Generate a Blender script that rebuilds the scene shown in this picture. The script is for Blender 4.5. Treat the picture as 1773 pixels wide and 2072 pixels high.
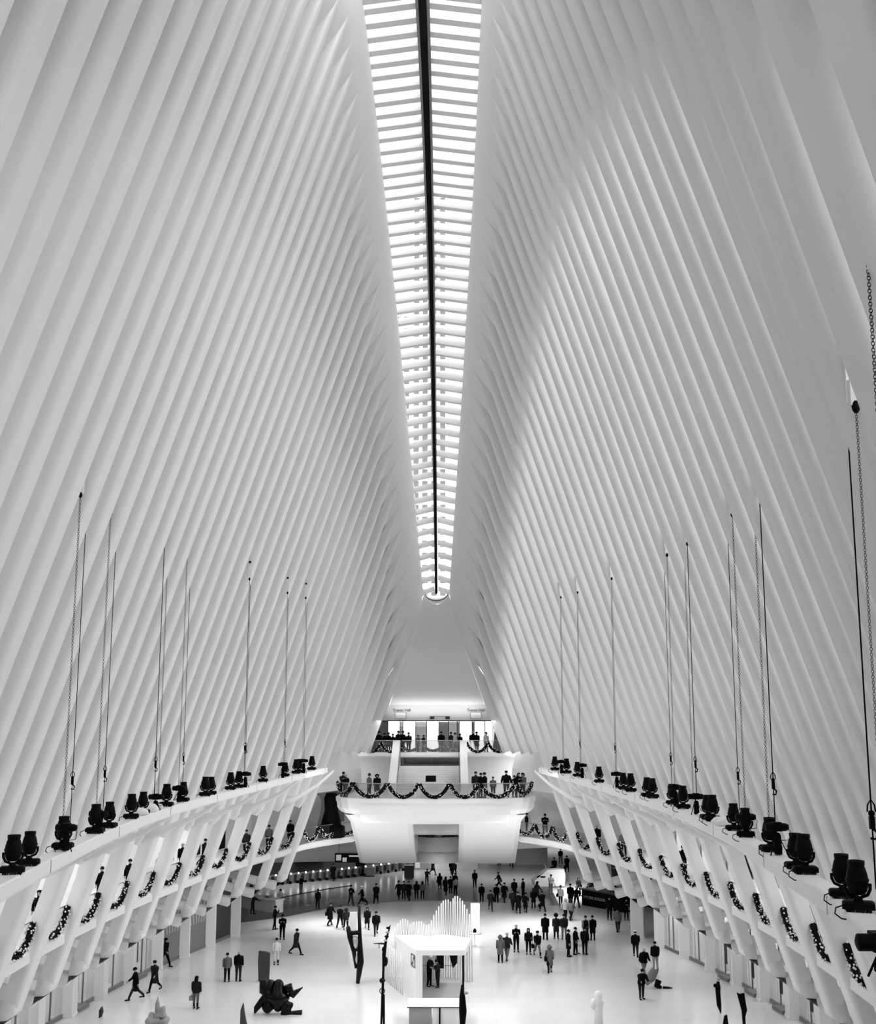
import bpy, bmesh, math, random
from mathutils import Vector, Matrix
random.seed(7)
PI = math.pi
for o in list(bpy.data.objects): bpy.data.objects.remove(o)
SC = bpy.context.scene
COL = SC.collection

# ------------------------------------------------------------ camera, sky, lights, exposure
F_PX, CX, CY = 2100.0, 886.5, 1170.0
PITCH, YAW = math.atan(322/F_PX), math.atan(22/F_PX)
CAM = Vector((1.07, 0.0, 15.0))
FW = Vector((-math.sin(YAW)*math.cos(PITCH), math.cos(YAW)*math.cos(PITCH), math.sin(PITCH)))
RT = Vector((math.cos(YAW), math.sin(YAW), 0)); UP = RT.cross(FW)
cd = bpy.data.cameras.new('camera'); cam = bpy.data.objects.new('camera', cd); COL.objects.link(cam)
cd.sensor_fit = 'VERTICAL'; cd.sensor_height = 36.0; cd.lens = 36.0*F_PX/2072.0
cd.shift_y = -(1036.0-CY)/2072.0; cd.shift_x = 0.0
cd.clip_start = 0.2; cd.clip_end = 3000
cam.matrix_world = Matrix(((RT.x, UP.x, -FW.x, CAM.x), (RT.y, UP.y, -FW.y, CAM.y), (RT.z, UP.z, -FW.z, CAM.z), (0, 0, 0, 1)))
SC.camera = cam
SC.view_settings.view_transform = 'Standard'; SC.view_settings.look = 'None'
SC.view_settings.gamma = 1.0; SC.view_settings.use_curve_mapping = False
SC.view_settings.exposure = 0.0
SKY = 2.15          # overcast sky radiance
SIDE = 0.7        # how much daylight the tinted side glazing lets in
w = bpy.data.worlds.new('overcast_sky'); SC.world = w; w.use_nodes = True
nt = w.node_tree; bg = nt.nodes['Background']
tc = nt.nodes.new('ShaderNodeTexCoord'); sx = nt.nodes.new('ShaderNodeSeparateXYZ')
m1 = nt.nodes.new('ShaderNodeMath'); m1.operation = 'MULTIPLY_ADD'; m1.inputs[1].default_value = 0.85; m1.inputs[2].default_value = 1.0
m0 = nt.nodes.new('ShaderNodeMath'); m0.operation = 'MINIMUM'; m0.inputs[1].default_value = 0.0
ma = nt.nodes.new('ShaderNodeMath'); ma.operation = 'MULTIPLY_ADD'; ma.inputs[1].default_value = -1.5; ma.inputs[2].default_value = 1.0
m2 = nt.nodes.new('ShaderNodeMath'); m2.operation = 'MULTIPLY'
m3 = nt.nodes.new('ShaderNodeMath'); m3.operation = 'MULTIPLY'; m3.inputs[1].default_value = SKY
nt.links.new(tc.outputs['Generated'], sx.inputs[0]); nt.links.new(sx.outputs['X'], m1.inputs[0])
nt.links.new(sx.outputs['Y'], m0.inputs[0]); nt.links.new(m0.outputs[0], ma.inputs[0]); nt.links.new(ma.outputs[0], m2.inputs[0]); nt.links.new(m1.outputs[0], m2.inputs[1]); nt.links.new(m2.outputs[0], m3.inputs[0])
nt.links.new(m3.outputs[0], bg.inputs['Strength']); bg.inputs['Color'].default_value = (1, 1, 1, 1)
def area_light(name, loc, size, sizey, power, rot=(0, 0, 0), spread=180):
    l = bpy.data.lights.new(name, 'AREA'); l.shape = 'RECTANGLE'; l.size = size; l.size_y = sizey; l.energy = power; l.spread = math.radians(spread)
    o = bpy.data.objects.new(name, l); COL.objects.link(o); o.location = loc; o.rotation_euler = rot
    return o
LIGHTS = True


# unseen fill lights added along ledges, galleries, station, landings and behind the camera
for sg in (-1, 1):
    for (xa, ya, xb, yb, z) in ((8.55, 22, 9.45, 30, 11.45), (9.45, 30, 9.95, 39, 11.55), (9.95, 39, 9.95, 47, 11.65), (9.95, 47, 9.4, 55, 11.9), (9.4, 55, 8.6, 63, 12.1), (8.6, 63, 7.7, 69, 12.3)):
        L_ = math.hypot(xb-xa, yb-ya)
        area_light('ledge_fill', (sg*(xa+xb)/2, (ya+yb)/2, z), L_, 0.2, (170 if ya < 45 else (250 if ya < 60 else 700)), (sg*math.radians(38), 0, math.atan2(yb-ya, sg*(xb-xa))), 150)  # unseen strips added under each ledge to brighten floor and fins
    for Y_ in (28, 42, 56, 70): area_light('gallery_fill', (sg*(16.6 if Y_ < 60 else 14.5), Y_, 10.6), 1.0, 10, 200)  # added overhead to lift the galleries beyond their downlights
    for Y_ in (30, 45, 60, 75): area_light('arcade_fill', (sg*(18.2 if Y_ < 60 else 15.6), Y_, 3.9), 0.8, 10, 45, (0, 0, 0), 110)  # added fill under the galleries, no fixture belongs to it
for X_, Y_, P_ in ((-14, 116, 480), (-3, 128, 480), (9, 122, 480)): area_light('station_fill', (X_, Y_, 6.1), 7, 7, P_, (0, 0, 0), 130)  # added overhead fill so the station level does not go dark
area_light('passage_fill', (14.8, 104, 4.6), 4, 5, 700, (0, 0, 0), 120)  # added fill that brightens the floor at the passage mouth
for sg in (-1, 1): area_light('underside_fill', (sg*2.7, 82.6, 8.3), 5, 5, 330, (0, 0, 0), 105)  # added out of view below the lower landing to brighten the floor
for sg in (-1, 1): area_light('gallery_end_fill', (sg*8.6, 87.5, 5.9), 5, 4.5, 300, (0, 0, 0), 105)  # added beneath the gallery ends to raise the floor brightness there
area_light('hood_fill', (0, 93.5, 17.1), 8, .3, 50, (math.radians(150), 0, 0))  # hidden uplight added to brighten the hood
area_light('landing_fill', (0, 88, 16.4), 10, 2, 150)  # added fill above the stairs and lower landing
for sg in (-1, 1): area_light('leg_fill', (sg*9.0, 78, 5.4), 1.5, .8, 230, (math.radians(92), 0, sg*math.radians(26)), 110)  # added floods that brighten the landing legs
area_light('rear_fill', (9, -7, 21), 8, 18, 2300, (math.radians(90), 0, math.radians(-4)))  # unseen area light added behind the camera, brightens camera-facing rib sides
for sg in (-1, 1): area_light('landing_front_fill', (sg*7.3, 66, 12.3), 2, 1, 110, (math.radians(76), 0, sg*math.radians(14)), 80)  # added floods aimed at the far landings
# ------------------------------------------------------------ picture helpers
def ray(x, y): return FW + RT*((x-CX)/F_PX) + UP*((CY-y)/F_PX)
def atY(x, y, Y):
    d = ray(x, y); return CAM + d*((Y-CAM.y)/d.y)
def atZ(x, y, Z):
    d = ray(x, y); return CAM + d*((Z-CAM.z)/d.z)
def interp(x, xs, ys):
    if x <= xs[0]: return ys[0] + (x-xs[0])*(ys[1]-ys[0])/(xs[1]-xs[0])
    for i in range(1, len(xs)):
        if x <= xs[i]:
            t = (x-xs[i-1])/(xs[i]-xs[i-1]); return ys[i-1]*(1-t)+ys[i]*t
    return ys[-1] + (x-xs[-1])*(ys[-1]-ys[-2])/(xs[-1]-xs[-2])

# ------------------------------------------------------------ materials
def mat(name, col, rough=0.6, spec=0.3, noise=0.0, nscale=2.0, metal=0.0, emit=0.0, bump=0.0, coat=0.0):
    m = bpy.data.materials.new(name); m.use_nodes = True; t = m.node_tree; b = t.nodes['Principled BSDF']
    if not isinstance(col, tuple): col = (col, col, col)
    b.inputs['Base Color'].default_value = (*col, 1); b.inputs['Roughness'].default_value = rough
    b.inputs['Metallic'].default_value = metal; b.inputs['Specular IOR Level'].default_value = spec
    if coat: b.inputs['Coat Weight'].default_value = coat
    if emit:
        b.inputs['Emission Color'].default_value = (1, 1, 1, 1); b.inputs['Emission Strength'].default_value = emit
    if noise or bump:
        n = t.nodes.new('ShaderNodeTexNoise'); n.inputs['Scale'].default_value = nscale; n.inputs['Detail'].default_value = 5
        g = t.nodes.new('ShaderNodeTexCoord'); t.links.new(g.outputs['Object'], n.inputs['Vector'])
        if noise:
            r = t.nodes.new('ShaderNodeMapRange'); r.inputs['To Min'].default_value = 1-noise; r.inputs['To Max'].default_value = 1+noise
            t.links.new(n.outputs['Fac'], r.inputs['Value'])
            v = t.nodes.new('ShaderNodeVectorMath'); v.operation = 'SCALE'; v.inputs[0].default_value = col
            t.links.new(r.outputs[0], v.inputs['Scale']); t.links.new(v.outputs[0], b.inputs['Base Color'])
        if bump:
            bp = t.nodes.new('ShaderNodeBump'); bp.inputs['Strength'].default_value = bump; bp.inputs['Distance'].default_value = 0.05
            t.links.new(n.outputs['Fac'], bp.inputs['Height']); t.links.new(bp.outputs[0], b.inputs['Normal'])
    return m
def glass(name, tint, gloss=0.08, rough=0.02):
    m = bpy.data.materials.new(name); m.use_nodes = True; t = m.node_tree
    for n in list(t.nodes): t.nodes.remove(n)
    o = t.nodes.new('ShaderNodeOutputMaterial'); mx = t.nodes.new('ShaderNodeMixShader'); tr = t.nodes.new('ShaderNodeBsdfTransparent'); gl = t.nodes.new('ShaderNodeBsdfGlossy')
    tr.inputs[0].default_value = (tint, tint, tint, 1); gl.inputs['Roughness'].default_value = rough; mx.inputs[0].default_value = gloss
    t.links.new(tr.outputs[0], mx.inputs[1]); t.links.new(gl.outputs[0], mx.inputs[2]); t.links.new(mx.outputs[0], o.inputs[0])
    return m
M = {}
M['paint'] = mat('white_paint', 0.80, 0.55, 0.25, 0.02, 0.8)
M['ribpaint'] = mat('white_steel_paint', 0.78, 0.5, 0.3, 0.035, 0.5)
M['white'] = mat('bright_white', 0.86, 0.45, 0.3)
M['lacquer'] = mat('white_lacquer', 0.84, 0.25, 0.4)
M['plaster'] = mat('plaster', 0.76, 0.8, 0.1, 0.02, 0.6)
M['grey'] = mat('grey_panel', 0.32, 0.5, 0.3, 0.04, 2)
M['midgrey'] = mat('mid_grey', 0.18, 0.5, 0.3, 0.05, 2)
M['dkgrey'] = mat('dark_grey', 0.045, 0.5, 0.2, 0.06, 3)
M['black'] = mat('black_plastic', 0.003, 0.55, 0.06)
M['blackgloss'] = mat('black_gloss', 0.003, 0.22, 0.12)
M['blackcloth'] = mat('black_cloth', 0.004, 0.9, 0.05, 0.15, 6)
M['steel'] = mat('steel', 0.45, 0.35, 0.5, metal=0.8)
M['skin'] = mat('skin', 0.36, 0.6, 0.2)
M['skin2'] = mat('skin_darker', 0.16, 0.6, 0.2)
M['hairdark'] = mat('dark_hair', 0.006, 0.8, 0.1)
M['hairgrey'] = mat('grey_hair', 0.42, 0.7, 0.2)
M['knitwhite'] = mat('white_knit', 0.75, 0.9, 0.1)
M['c_black'] = mat('black_wool', 0.005, 0.9, 0.05, 0.2, 9)
M['c_char'] = mat('charcoal_wool', 0.018, 0.9, 0.05, 0.2, 9)
M['c_grey'] = mat('grey_wool', 0.11, 0.85, 0.1, 0.15, 9)
M['c_light'] = mat('light_grey_wool', 0.28, 0.85, 0.1, 0.1, 9)
M['c_white'] = mat('white_wool', 0.62, 0.85, 0.1, 0.06, 9)
M['j_black'] = mat('black_trousers', 0.005, 0.9, 0.05)
M['j_dark'] = mat('dark_jeans', 0.018, 0.85, 0.1, 0.15, 12)
M['j_grey'] = mat('grey_trousers', 0.13, 0.8, 0.1, 0.1, 12)
M['foliage'] = mat('garland_needles', 0.006, 0.8, 0.08, 0.3, 20)
M['bulb'] = mat('garland_bauble', 0.85, 0.15, 0.7)
M['lamp'] = mat('lit_lamp', 0.9, 0.5, 0.2, emit=6.0)
M['shoplamp'] = mat('shop_ceiling_lamp', 0.9, 0.5, 0.2, emit=34.0)
M['downlamp'] = mat('turnstile_lamp', 0.9, 0.5, 0.2, emit=9.0)
M['skyglass'] = glass('skylight_glass', 0.97, 0.03)
M['sideglass'] = glass('side_glazing', SIDE, 0.05)
M['clear'] = glass('clear_glass', 0.88, 0.10)
M['railglass'] = glass('rail_glass', 0.80, 0.10)
M['darkglass'] = glass('dark_glass', 0.10, 0.16, 0.05)
M['smokeglass'] = glass('smoked_glass', 0.35, 0.12, 0.05)
def floor_mat():
    m = mat('marble_floor', 0.80, 0.16, 0.5); t = m.node_tree; b = t.nodes['Principled BSDF']
    g = t.nodes.new('ShaderNodeTexCoord'); br = t.nodes.new('ShaderNodeTexBrick')
    br.offset = 0.5; br.inputs['Color1'].default_value = (0.69, 0.69, 0.69, 1); br.inputs['Color2'].default_value = (0.67, 0.67, 0.67, 1)
    br.inputs['Mortar'].default_value = (0.56, 0.56, 0.56, 1); br.inputs['Scale'].default_value = 1.0
    br.inputs['Mortar Size'].default_value = 0.008; br.inputs['Brick Width'].default_value = 2.4; br.inputs['Row Height'].default_value = 1.2
    n = t.nodes.new('ShaderNodeTexNoise'); n.inputs['Scale'].default_value = 0.35; n.inputs['Detail'].default_value = 6
    r = t.nodes.new('ShaderNodeMapRange'); r.inputs['To Min'].default_value = 0.93; r.inputs['To Max'].default_value = 1.05
    v = t.nodes.new('ShaderNodeVectorMath'); v.operation = 'SCALE'
    t.links.new(g.outputs['Object'], br.inputs['Vector']); t.links.new(g.outputs['Object'], n.inputs['Vector'])
    t.links.new(n.outputs['Fac'], r.inputs['Value']); t.links.new(br.outputs['Color'], v.inputs[0]); t.links.new(r.outputs[0], v.inputs['Scale'])
    t.links.new(v.outputs[0], b.inputs['Base Color'])
    return m
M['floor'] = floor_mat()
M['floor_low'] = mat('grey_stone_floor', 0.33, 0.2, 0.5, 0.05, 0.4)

# ------------------------------------------------------------ mesh builder
ORD = ['first','second','third','fourth','fifth','sixth','seventh','eighth','ninth','tenth','eleventh','twelfth','thirteenth','fourteenth','fifteenth','sixteenth','seventeenth','eighteenth','nineteenth','twentieth'] + ['twenty-'+q for q in ('first','second','third','fourth','fifth','sixth','seventh','eighth','ninth')] + ['thirtieth'] + ['thirty-'+q for q in ('first','second','third','fourth','fifth')]
class MB:
    def __init__(s): s.v = []; s.f = []; s.sm = []
    def add(s, vs, fs, smooth=False):
        n = len(s.v); s.v += [tuple(v) for v in vs]
        for f in fs: s.f.append(tuple(i+n for i in f)); s.sm.append(smooth)
        return s
    def box(s, x0, x1, y0, y1, z0, z1):
        return s.add([(x0, y0, z0), (x1, y0, z0), (x1, y1, z0), (x0, y1, z0), (x0, y0, z1), (x1, y0, z1), (x1, y1, z1), (x0, y1, z1)],
                     [(0, 3, 2, 1), (4, 5, 6, 7), (0, 1, 5, 4), (1, 2, 6, 5), (2, 3, 7, 6), (3, 0, 4, 7)])
    def bbox(s, x0, x1, y0, y1, z0, z1, b=0.02):
        # box with chamfered vertical and top edges
        P = [(x0+b, y0), (x1-b, y0), (x1, y0+b), (x1, y1-b), (x1-b, y1), (x0+b, y1), (x0, y1-b), (x0, y0+b)]
        Q = [(x0+2*b, y0+b), (x1-2*b, y0+b), (x1-b, y0+2*b), (x1-b, y1-2*b), (x1-2*b, y1-b), (x0+2*b, y1-b), (x0+b, y1-2*b), (x0+b, y0+2*b)]
        return s.loft([[(p[0], p[1], z0) for p in P], [(p[0], p[1], z1-b) for p in P], [(p[0], p[1], z1) for p in Q]], True)
    def obox(s, a, b, w, h, up=Vector((0, 0, 1))):
        a = Vector(a); b = Vector(b); d = (b-a)
        if d.length < 1e-6: return s
        d.normalize(); r = d.cross(up)
        if r.length < 1e-4: r = Vector((1, 0, 0))
        r.normalize(); u = r.cross(d)
        vs = []
        for p in (a, b):
            for q in ((-1, -1), (1, -1), (1, 1), (-1, 1)): vs.append(p + r*(q[0]*w/2) + u*(q[1]*h/2))
        return s.add(vs, [(0, 3, 2, 1), (4, 5, 6, 7), (0, 1, 5, 4), (1, 2, 6, 5), (2, 3, 7, 6), (3, 0, 4, 7)])
    def loft(s, rings, caps=False, closed=True, smooth=False):
        n = len(rings[0]); vs = [p for r in rings for p in r]; fs = []
        for i in range(len(rings)-1):
            for j in range(n if closed else n-1):
                k = (j+1) % n; fs.append((i*n+j, i*n+k, (i+1)*n+k, (i+1)*n+j))
        if caps: fs.append(tuple(range(n-1, -1, -1))); fs.append(tuple((len(rings)-1)*n+j for j in range(n)))
        return s.add(vs, fs, smooth)
    def tube(s, pts, rad, seg=8, caps=True, smooth=True, sq=(1, 1)):
        pts = [Vector(p) for p in pts]; rings = []
        ref = None
        for i, p in enumerate(pts):
            d = (pts[min(i+1, len(pts)-1)] - pts[max(i-1, 0)])
            d = d.normalized() if d.length > 1e-9 else Vector((0, 0, 1))
            if ref is None:
                ref = Vector((1, 0, 0)) if abs(d.x) < 0.9 else Vector((0, 1, 0))
            a = (ref - d*ref.dot(d)).normalized(); ref = a; b = d.cross(a)
            r = rad[i] if isinstance(rad, (list, tuple)) else rad
            rings.append([p + a*(r*sq[0]*math.cos(2*PI*k/seg)) + b*(r*sq[1]*math.sin(2*PI*k/seg)) for k in range(seg)])
        return s.loft(rings, caps, True, smooth)
    def lathe(s, prof, c=(0, 0, 0), seg=16, smooth=True):
        rings = [[(c[0]+r*math.cos(2*PI*k/seg), c[1]+r*math.sin(2*PI*k/seg), c[2]+z) for k in range(seg)] for r, z in prof]
        return s.loft(rings, True, True, smooth)
    def prism(s, poly, axis, a, b):
        # poly: 2-D points; axis 'y': (x,z) extruded along y, 'x': (y,z) along x, 'z': (x,y) along z
        def P(p, t): return (p[0], t, p[1]) if axis == 'y' else ((t, p[0], p[1]) if axis == 'x' else (p[0], p[1], t))
        n = len(poly)
        return s.add([P(p, a) for p in poly]+[P(p, b) for p in poly], [tuple(range(n)), tuple(range(2*n-1, n-1, -1))]+[(i, (i+1) % n, n+(i+1) % n, n+i) for i in range(n)])
    def ball(s, c, r, seg=8, rings=5, sq=(1, 1, 1)):
        vs = [(c[0], c[1], c[2]+r*sq[2])]; fs = []
        for i in range(1, rings):
            th = PI*i/rings
            for k in range(seg): vs.append((c[0]+r*sq[0]*math.sin(th)*math.cos(2*PI*k/seg), c[1]+r*sq[1]*math.sin(th)*math.sin(2*PI*k/seg), c[2]+r*sq[2]*math.cos(th)))
        vs.append((c[0], c[1], c[2]-r*sq[2])); L = len(vs)-1
        for k in range(seg):
            fs.append((0, 1+k, 1+(k+1) % seg)); fs.append((L, L-seg+(k+1) % seg, L-seg+k))
            for i in range(rings-2):
                a = 1+i*seg; fs.append((a+k, a+seg+k, a+seg+(k+1) % seg, a+(k+1) % seg))
        return s.add(vs, fs, True)
    def mesh(s, name):
        me = bpy.data.meshes.new(name); me.from_pydata(s.v, [], s.f); me.polygons.foreach_set('use_smooth', s.sm)
        bm = bmesh.new(); bm.from_mesh(me); bmesh.ops.recalc_face_normals(bm, faces=bm.faces); bm.to_mesh(me); bm.free()
        me.update(); return me
    def obj(s, name, m, parent=None):
        me = s.mesh(name); me.materials.append(m if not isinstance(m, str) else M[m])
        o = bpy.data.objects.new(name, me); COL.objects.link(o)
        if parent: o.parent = parent
        return o
def tag(o, label=None, cat=None, group=None, kind=None):
    if label: o['label'] = label
    if cat: o['category'] = cat
    if group: o['group'] = group
    if kind: o['kind'] = kind
    return o
def thing(name, label, cat, loc=(0, 0, 0), rz=0, group=None, kind=None):
    o = bpy.data.objects.new(name, None); COL.objects.link(o); o.empty_display_size = 0.2
    o.location = loc; o.rotation_euler = (0, 0, rz); return tag(o, label, cat, group, kind)
def struct(o): o['kind'] = 'structure'; return o
def text_mesh(body, size, m, parent, loc, rot, name='lettering', depth=0.01, bold=False, font_scale_x=1.0):
    c = bpy.data.curves.new(name, 'FONT'); c.body = body; c.size = size; c.extrude = depth; c.align_x = 'CENTER'; c.align_y = 'CENTER'
    if bold: c.offset = size*0.02
    t = bpy.data.objects.new(name, c); COL.objects.link(t)
    bpy.context.view_layer.update()
    me = bpy.data.meshes.new_from_object(t.evaluated_get(bpy.context.evaluated_depsgraph_get()))
    bpy.data.objects.remove(t); me.name = name; me.materials.clear(); me.materials.append(M[m])
    o = bpy.data.objects.new(name, me); COL.objects.link(o); o.location = loc; o.rotation_euler = rot; o.scale = (font_scale_x, 1, 1)
    if parent: o.parent = parent
    return o

# ------------------------------------------------------------ measured curves of the hall (metres)
PITCH_RIB = 1.925
TY = [36.2+PITCH_RIB*i for i in range(28)]
TX = [2.73,2.81,2.87,2.91,2.94,2.97,2.97,2.96,2.93,2.91,2.89,2.88,2.85,2.82,2.79,2.74,2.70,2.66,2.62,2.58,2.54,2.50,2.44,2.40,2.38,2.36,2.32,2.27]
TZ = [42.56,42.82,43,43.1,43.14,43.12,42.99,42.81,42.6,42.27,41.89,41.42,40.92,40.31,39.55,38.82,37.98,37.01,36,34.91,33.74,32.47,31.22,29.83,28.2,26.54,24.8,22.9]
HY = [45.85,49.7,53.55,57.4,61.25,65.1,68.95,72.8,76.65,80.5,84.35,88.2]
HX = [15.7,15.65,15.5,15.25,14.85,14.4,13.8,13.05,12.15,11.2,10.1,8.9]
def kf(Y): return interp(Y, [3,9,11,15,17,22,100], [.80,.87,.89,.95,.98,1,1])
def tip(Y):
    if Y < 36.2: Y = 90-Y
    return interp(Y, TY, TX), interp(Y, TY, TZ)
def hookx(Y):
    if Y < 46: Y = 92-Y
    return interp(Y, HY, HX)
Z_HOOK = 4.4
def ribx(Y, z):
    tx, tz = tip(Y); hx = hookx(Y)
    return (hx+(tx-hx)*(z-Z_HOOK)/(tz-Z_HOOK))*kf(Y)
def ribn(Y):
    tx, tz = tip(Y); hx = hookx(Y); d = Vector(((hx-tx)*kf(Y), 0, tz-Z_HOOK)).normalized()
    return Vector((d.z, 0, d.x))      # outward normal on the right-hand side
SKY_Y = [40.2,45.0,49.8,54.6,59.45,64.25,69.1,73.9,78.7,83.5,88.3]
SKY_X = [2.49,2.51,2.50,2.46,2.38,2.26,2.11,1.92,1.69,1.43,1.11]
SKY_Z = [45.55,45.72,45.5,44.88,43.75,42.2,40.12,37.57,34.62,31.16,27.02]
def sky(Y):
    if Y < 40.2: Y = 90.6-Y
    return interp(Y, SKY_Y, SKY_X), interp(Y, SKY_Y, SKY_Z)
LY = [6,14,17,20,26,28.5,32,39,43.5,54,62,66,70,72.5]
LX = [4.6,6.9,7.6,8.2,9.05,9.3,9.6,9.95,10.05,9.5,8.7,8.15,7.5,7.1]
LZ = [12.2,12.15,12.1,12.1,12.15,12.2,12.25,12.3,12.35,12.5,12.7,12.85,12.98,13.05]
def ledge(Y, sgn=0):
    return interp(Y, LY, LX), interp(Y, LY, LZ) + (-0.17*min(1, max(0, (38-Y)/10)) if sgn < 0 else (0.12*min(1, max(0, (24-Y)/5)) if sgn > 0 else 0))
def proj(p):
    d = Vector(p)-CAM; z = d.dot(FW); return CX+F_PX*d.dot(RT)/z, CY-F_PX*d.dot(UP)/z
# ------------------------------------------------------------ the hall itself
# floor: main level ends in a shallow arc, two steps lead down to the station level behind
Z_LOW = -1.0
AX = [-20.5, -15.6, -12.75, -9.85, -7.5, -3.95, -.3, 5.0, 9.6, 11.0]
AY = [84.6, 88.4, 90.9, 95.2, 97.4, 99.1, 99.8, 99.0, 97.4, 96.9]
arc = []
for k in range(61):
    X = -20.5 + 31.5*k/60
    arc.append((X, interp(X, AX, AY)))
mb = MB(); vs = [(-40, -8, 0), (40, -8, 0), (40, 150, 0), (14.6, 150, 0), (11.6, 118, 0), (11.02, 97.5, 0)] + [(x, y, 0) for x, y in reversed(arc)] + [(-40, 84.6, 0)]
n = len(vs); mb.add(vs + [(v[0], v[1], -0.5 if False else -1.2) for v in vs], [tuple(range(n))] + [(i, (i+1) % n, n+(i+1) % n, n+i) for i in range(n)])
struct(mb.obj('floor', 'floor'))
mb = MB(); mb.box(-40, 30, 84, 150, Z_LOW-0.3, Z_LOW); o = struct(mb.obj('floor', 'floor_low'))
mb = MB()
for s_ in range(3):
    z1 = -0.25*(s_+1)
    a = [(x, y+0.002+0.42*s_) for x, y in arc]; b = [(x, y+0.42*(s_+1)) for x, y in arc]
    for i in range(len(arc)-1):
        mb.add([(a[i][0], a[i][1], z1), (a[i+1][0], a[i+1][1], z1), (b[i+1][0], b[i+1][1], z1), (b[i][0], b[i][1], z1),
                (a[i][0], a[i][1], Z_LOW-.05), (a[i+1][0], a[i+1][1], Z_LOW-.05), (b[i+1][0], b[i+1][1], Z_LOW-.05), (b[i][0], b[i][1], Z_LOW-.05)],
               [(0, 1, 2, 3), (3, 2, 6, 7), (0, 4, 5, 1)])
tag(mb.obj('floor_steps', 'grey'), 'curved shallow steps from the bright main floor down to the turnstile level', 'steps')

# ceiling strips between skylight and rib tips, and the recess behind the ribs
def shell(sgn):
    Ys = [2.0] + [3.475+PITCH_RIB*0.5*i for i in range(89)]
    rows = []
    for Y in Ys:
        sxx, sz = sky(min(Y, 88.3)); tx, tz = tip(Y); tx *= kf(Y)
        if Y > 88.3: sz -= 0.0
        n = ribn(Y); dirv = Vector((n.z, 0, -n.x))      # pointing down along the rib
        T = Vector((tx, Y, tz)); E0 = Vector((sxx, Y, sz)); r = [E0 + Vector((-0.0, 0, 0.35)), E0]
        c = T - dirv*(T-E0).length*0.55
        for t in (0.2, 0.4, 0.6, 0.8): r.append(E0*(1-t)**2 + c*(2*t*(1-t)) + T*t*t)
        r.append(T + dirv*0.02)
        for L_, off in ((0.5, 0.04), (1.0, 0.16), (1.6, 0.36), (2.4, 0.62), (3.4, 0.85), (5.0, 1.1), (8.0, 1.35)):
            r.append(T + dirv*L_ + n*off)
        r.append(T + dirv*8.0 + n*1.9); r.append(E0 + Vector((1.2, 0, 1.2)))
        rows.append([(sgn*p[0], p[1], p[2]) for p in r])
    return MB().loft(rows, False, True, True)
for s_, nm in ((-1, 'ceiling_left'), (1, 'ceiling_right')): struct(shell(s_).obj(nm, 'paint'))
# glazing between the ribs
def rib_off(z, tz):
    a = interp(z, [4, 9, 11, 12, 13.9, 14.2, 25, 60], [.62, .66, .8, 1.2, 2.6, 3.0, 2.4, 2.4])
    return max(0.5, min(a, 0.55 + (tz-z)*0.16))
for s_, nm in ((-1, 'window_1'), (1, 'window_2')):
    rows = []
    for i in range(46):
        Y = 3.475+PITCH_RIB*i
        if Y > 90.1: break
        tx, tz = tip(Y); n = ribn(Y); dirv = Vector((n.z, 0, -n.x)); T = Vector((tx*kf(Y), Y, tz)); r = []
        r.append(T+dirv*7.9+n*1.7)
        zt = T.z-8
        for t in (0.33, 0.66, 1.0):
            z = zt*(1-t)+14.0*t; off = rib_off(z, tz)-0.15; r.append(Vector((ribx(Y, z), Y, z))+n*off)
        rows.append([(s_*p[0], p[1], p[2]) for p in r])
    struct(MB().loft(rows, False, False, True).obj(nm, 'sideglass'))
# low wall behind the rib feet (sill), both sides
for s_, nm in ((-1, 'wall_left'), (1, 'wall_right')):
    rows = []
    for i in range(46):
        Y = 3.475+PITCH_RIB*i
        if Y > 90.1: break
        n = ribn(Y); r = []
        for z, off in ((11.0, 0.55), (12.0, 1.0), (13.9, 2.35)): r.append(Vector((ribx(Y, z), Y, z))+n*off)
        for z, off in ((14.0, 2.9), (12.0, 1.6), (10.9, 1.2)): r.append(Vector((ribx(Y, z), Y, z))+n*off)
        rows.append([(s_*p[0], p[1], p[2]) for p in r])
    struct(MB().loft(rows, True, True, False).obj(nm, 'paint'))
# roof over the galleries and outer walls
for s_, nm in ((-1, 'ceiling_gallery_left'), (1, 'ceiling_gallery_right')):
    rows = []
    for i in range(50):
        Y = 1.0+2.0*i
        x0 = ribx(min(Y, 88), 11.0)+0.5
        rows.append([(s_*x0, Y, 10.75), (s_*32, Y, 10.75), (s_*32, Y, 11.3), (s_*x0, Y, 11.3)])
    struct(MB().loft(rows, True).obj(nm, 'paint'))
struct(MB().box(-32.4, -32, -8, 150, -1, 14).obj('wall_outer_left', 'plaster'))
struct(MB().box(32, 32.4, -8, 150, -1, 14).obj('wall_outer_right', 'plaster'))
struct(MB().box(-32, 32, -8.4, -8, -1, 34).obj('wall_behind_camera', 'paint'))
mb = MB(); mb.box(-32, 32, -8, 1.0, 10.75, 11.3); mb.box(-14, 14, -8, 2.0, 33, 33.4); mb.box(-14.3, -14, -8, 3.5, 11.3, 33.4); mb.box(14, 14.3, -8, 3.5, 11.3, 33.4)
struct(mb.obj('ceiling_entrance', 'paint'))

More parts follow.
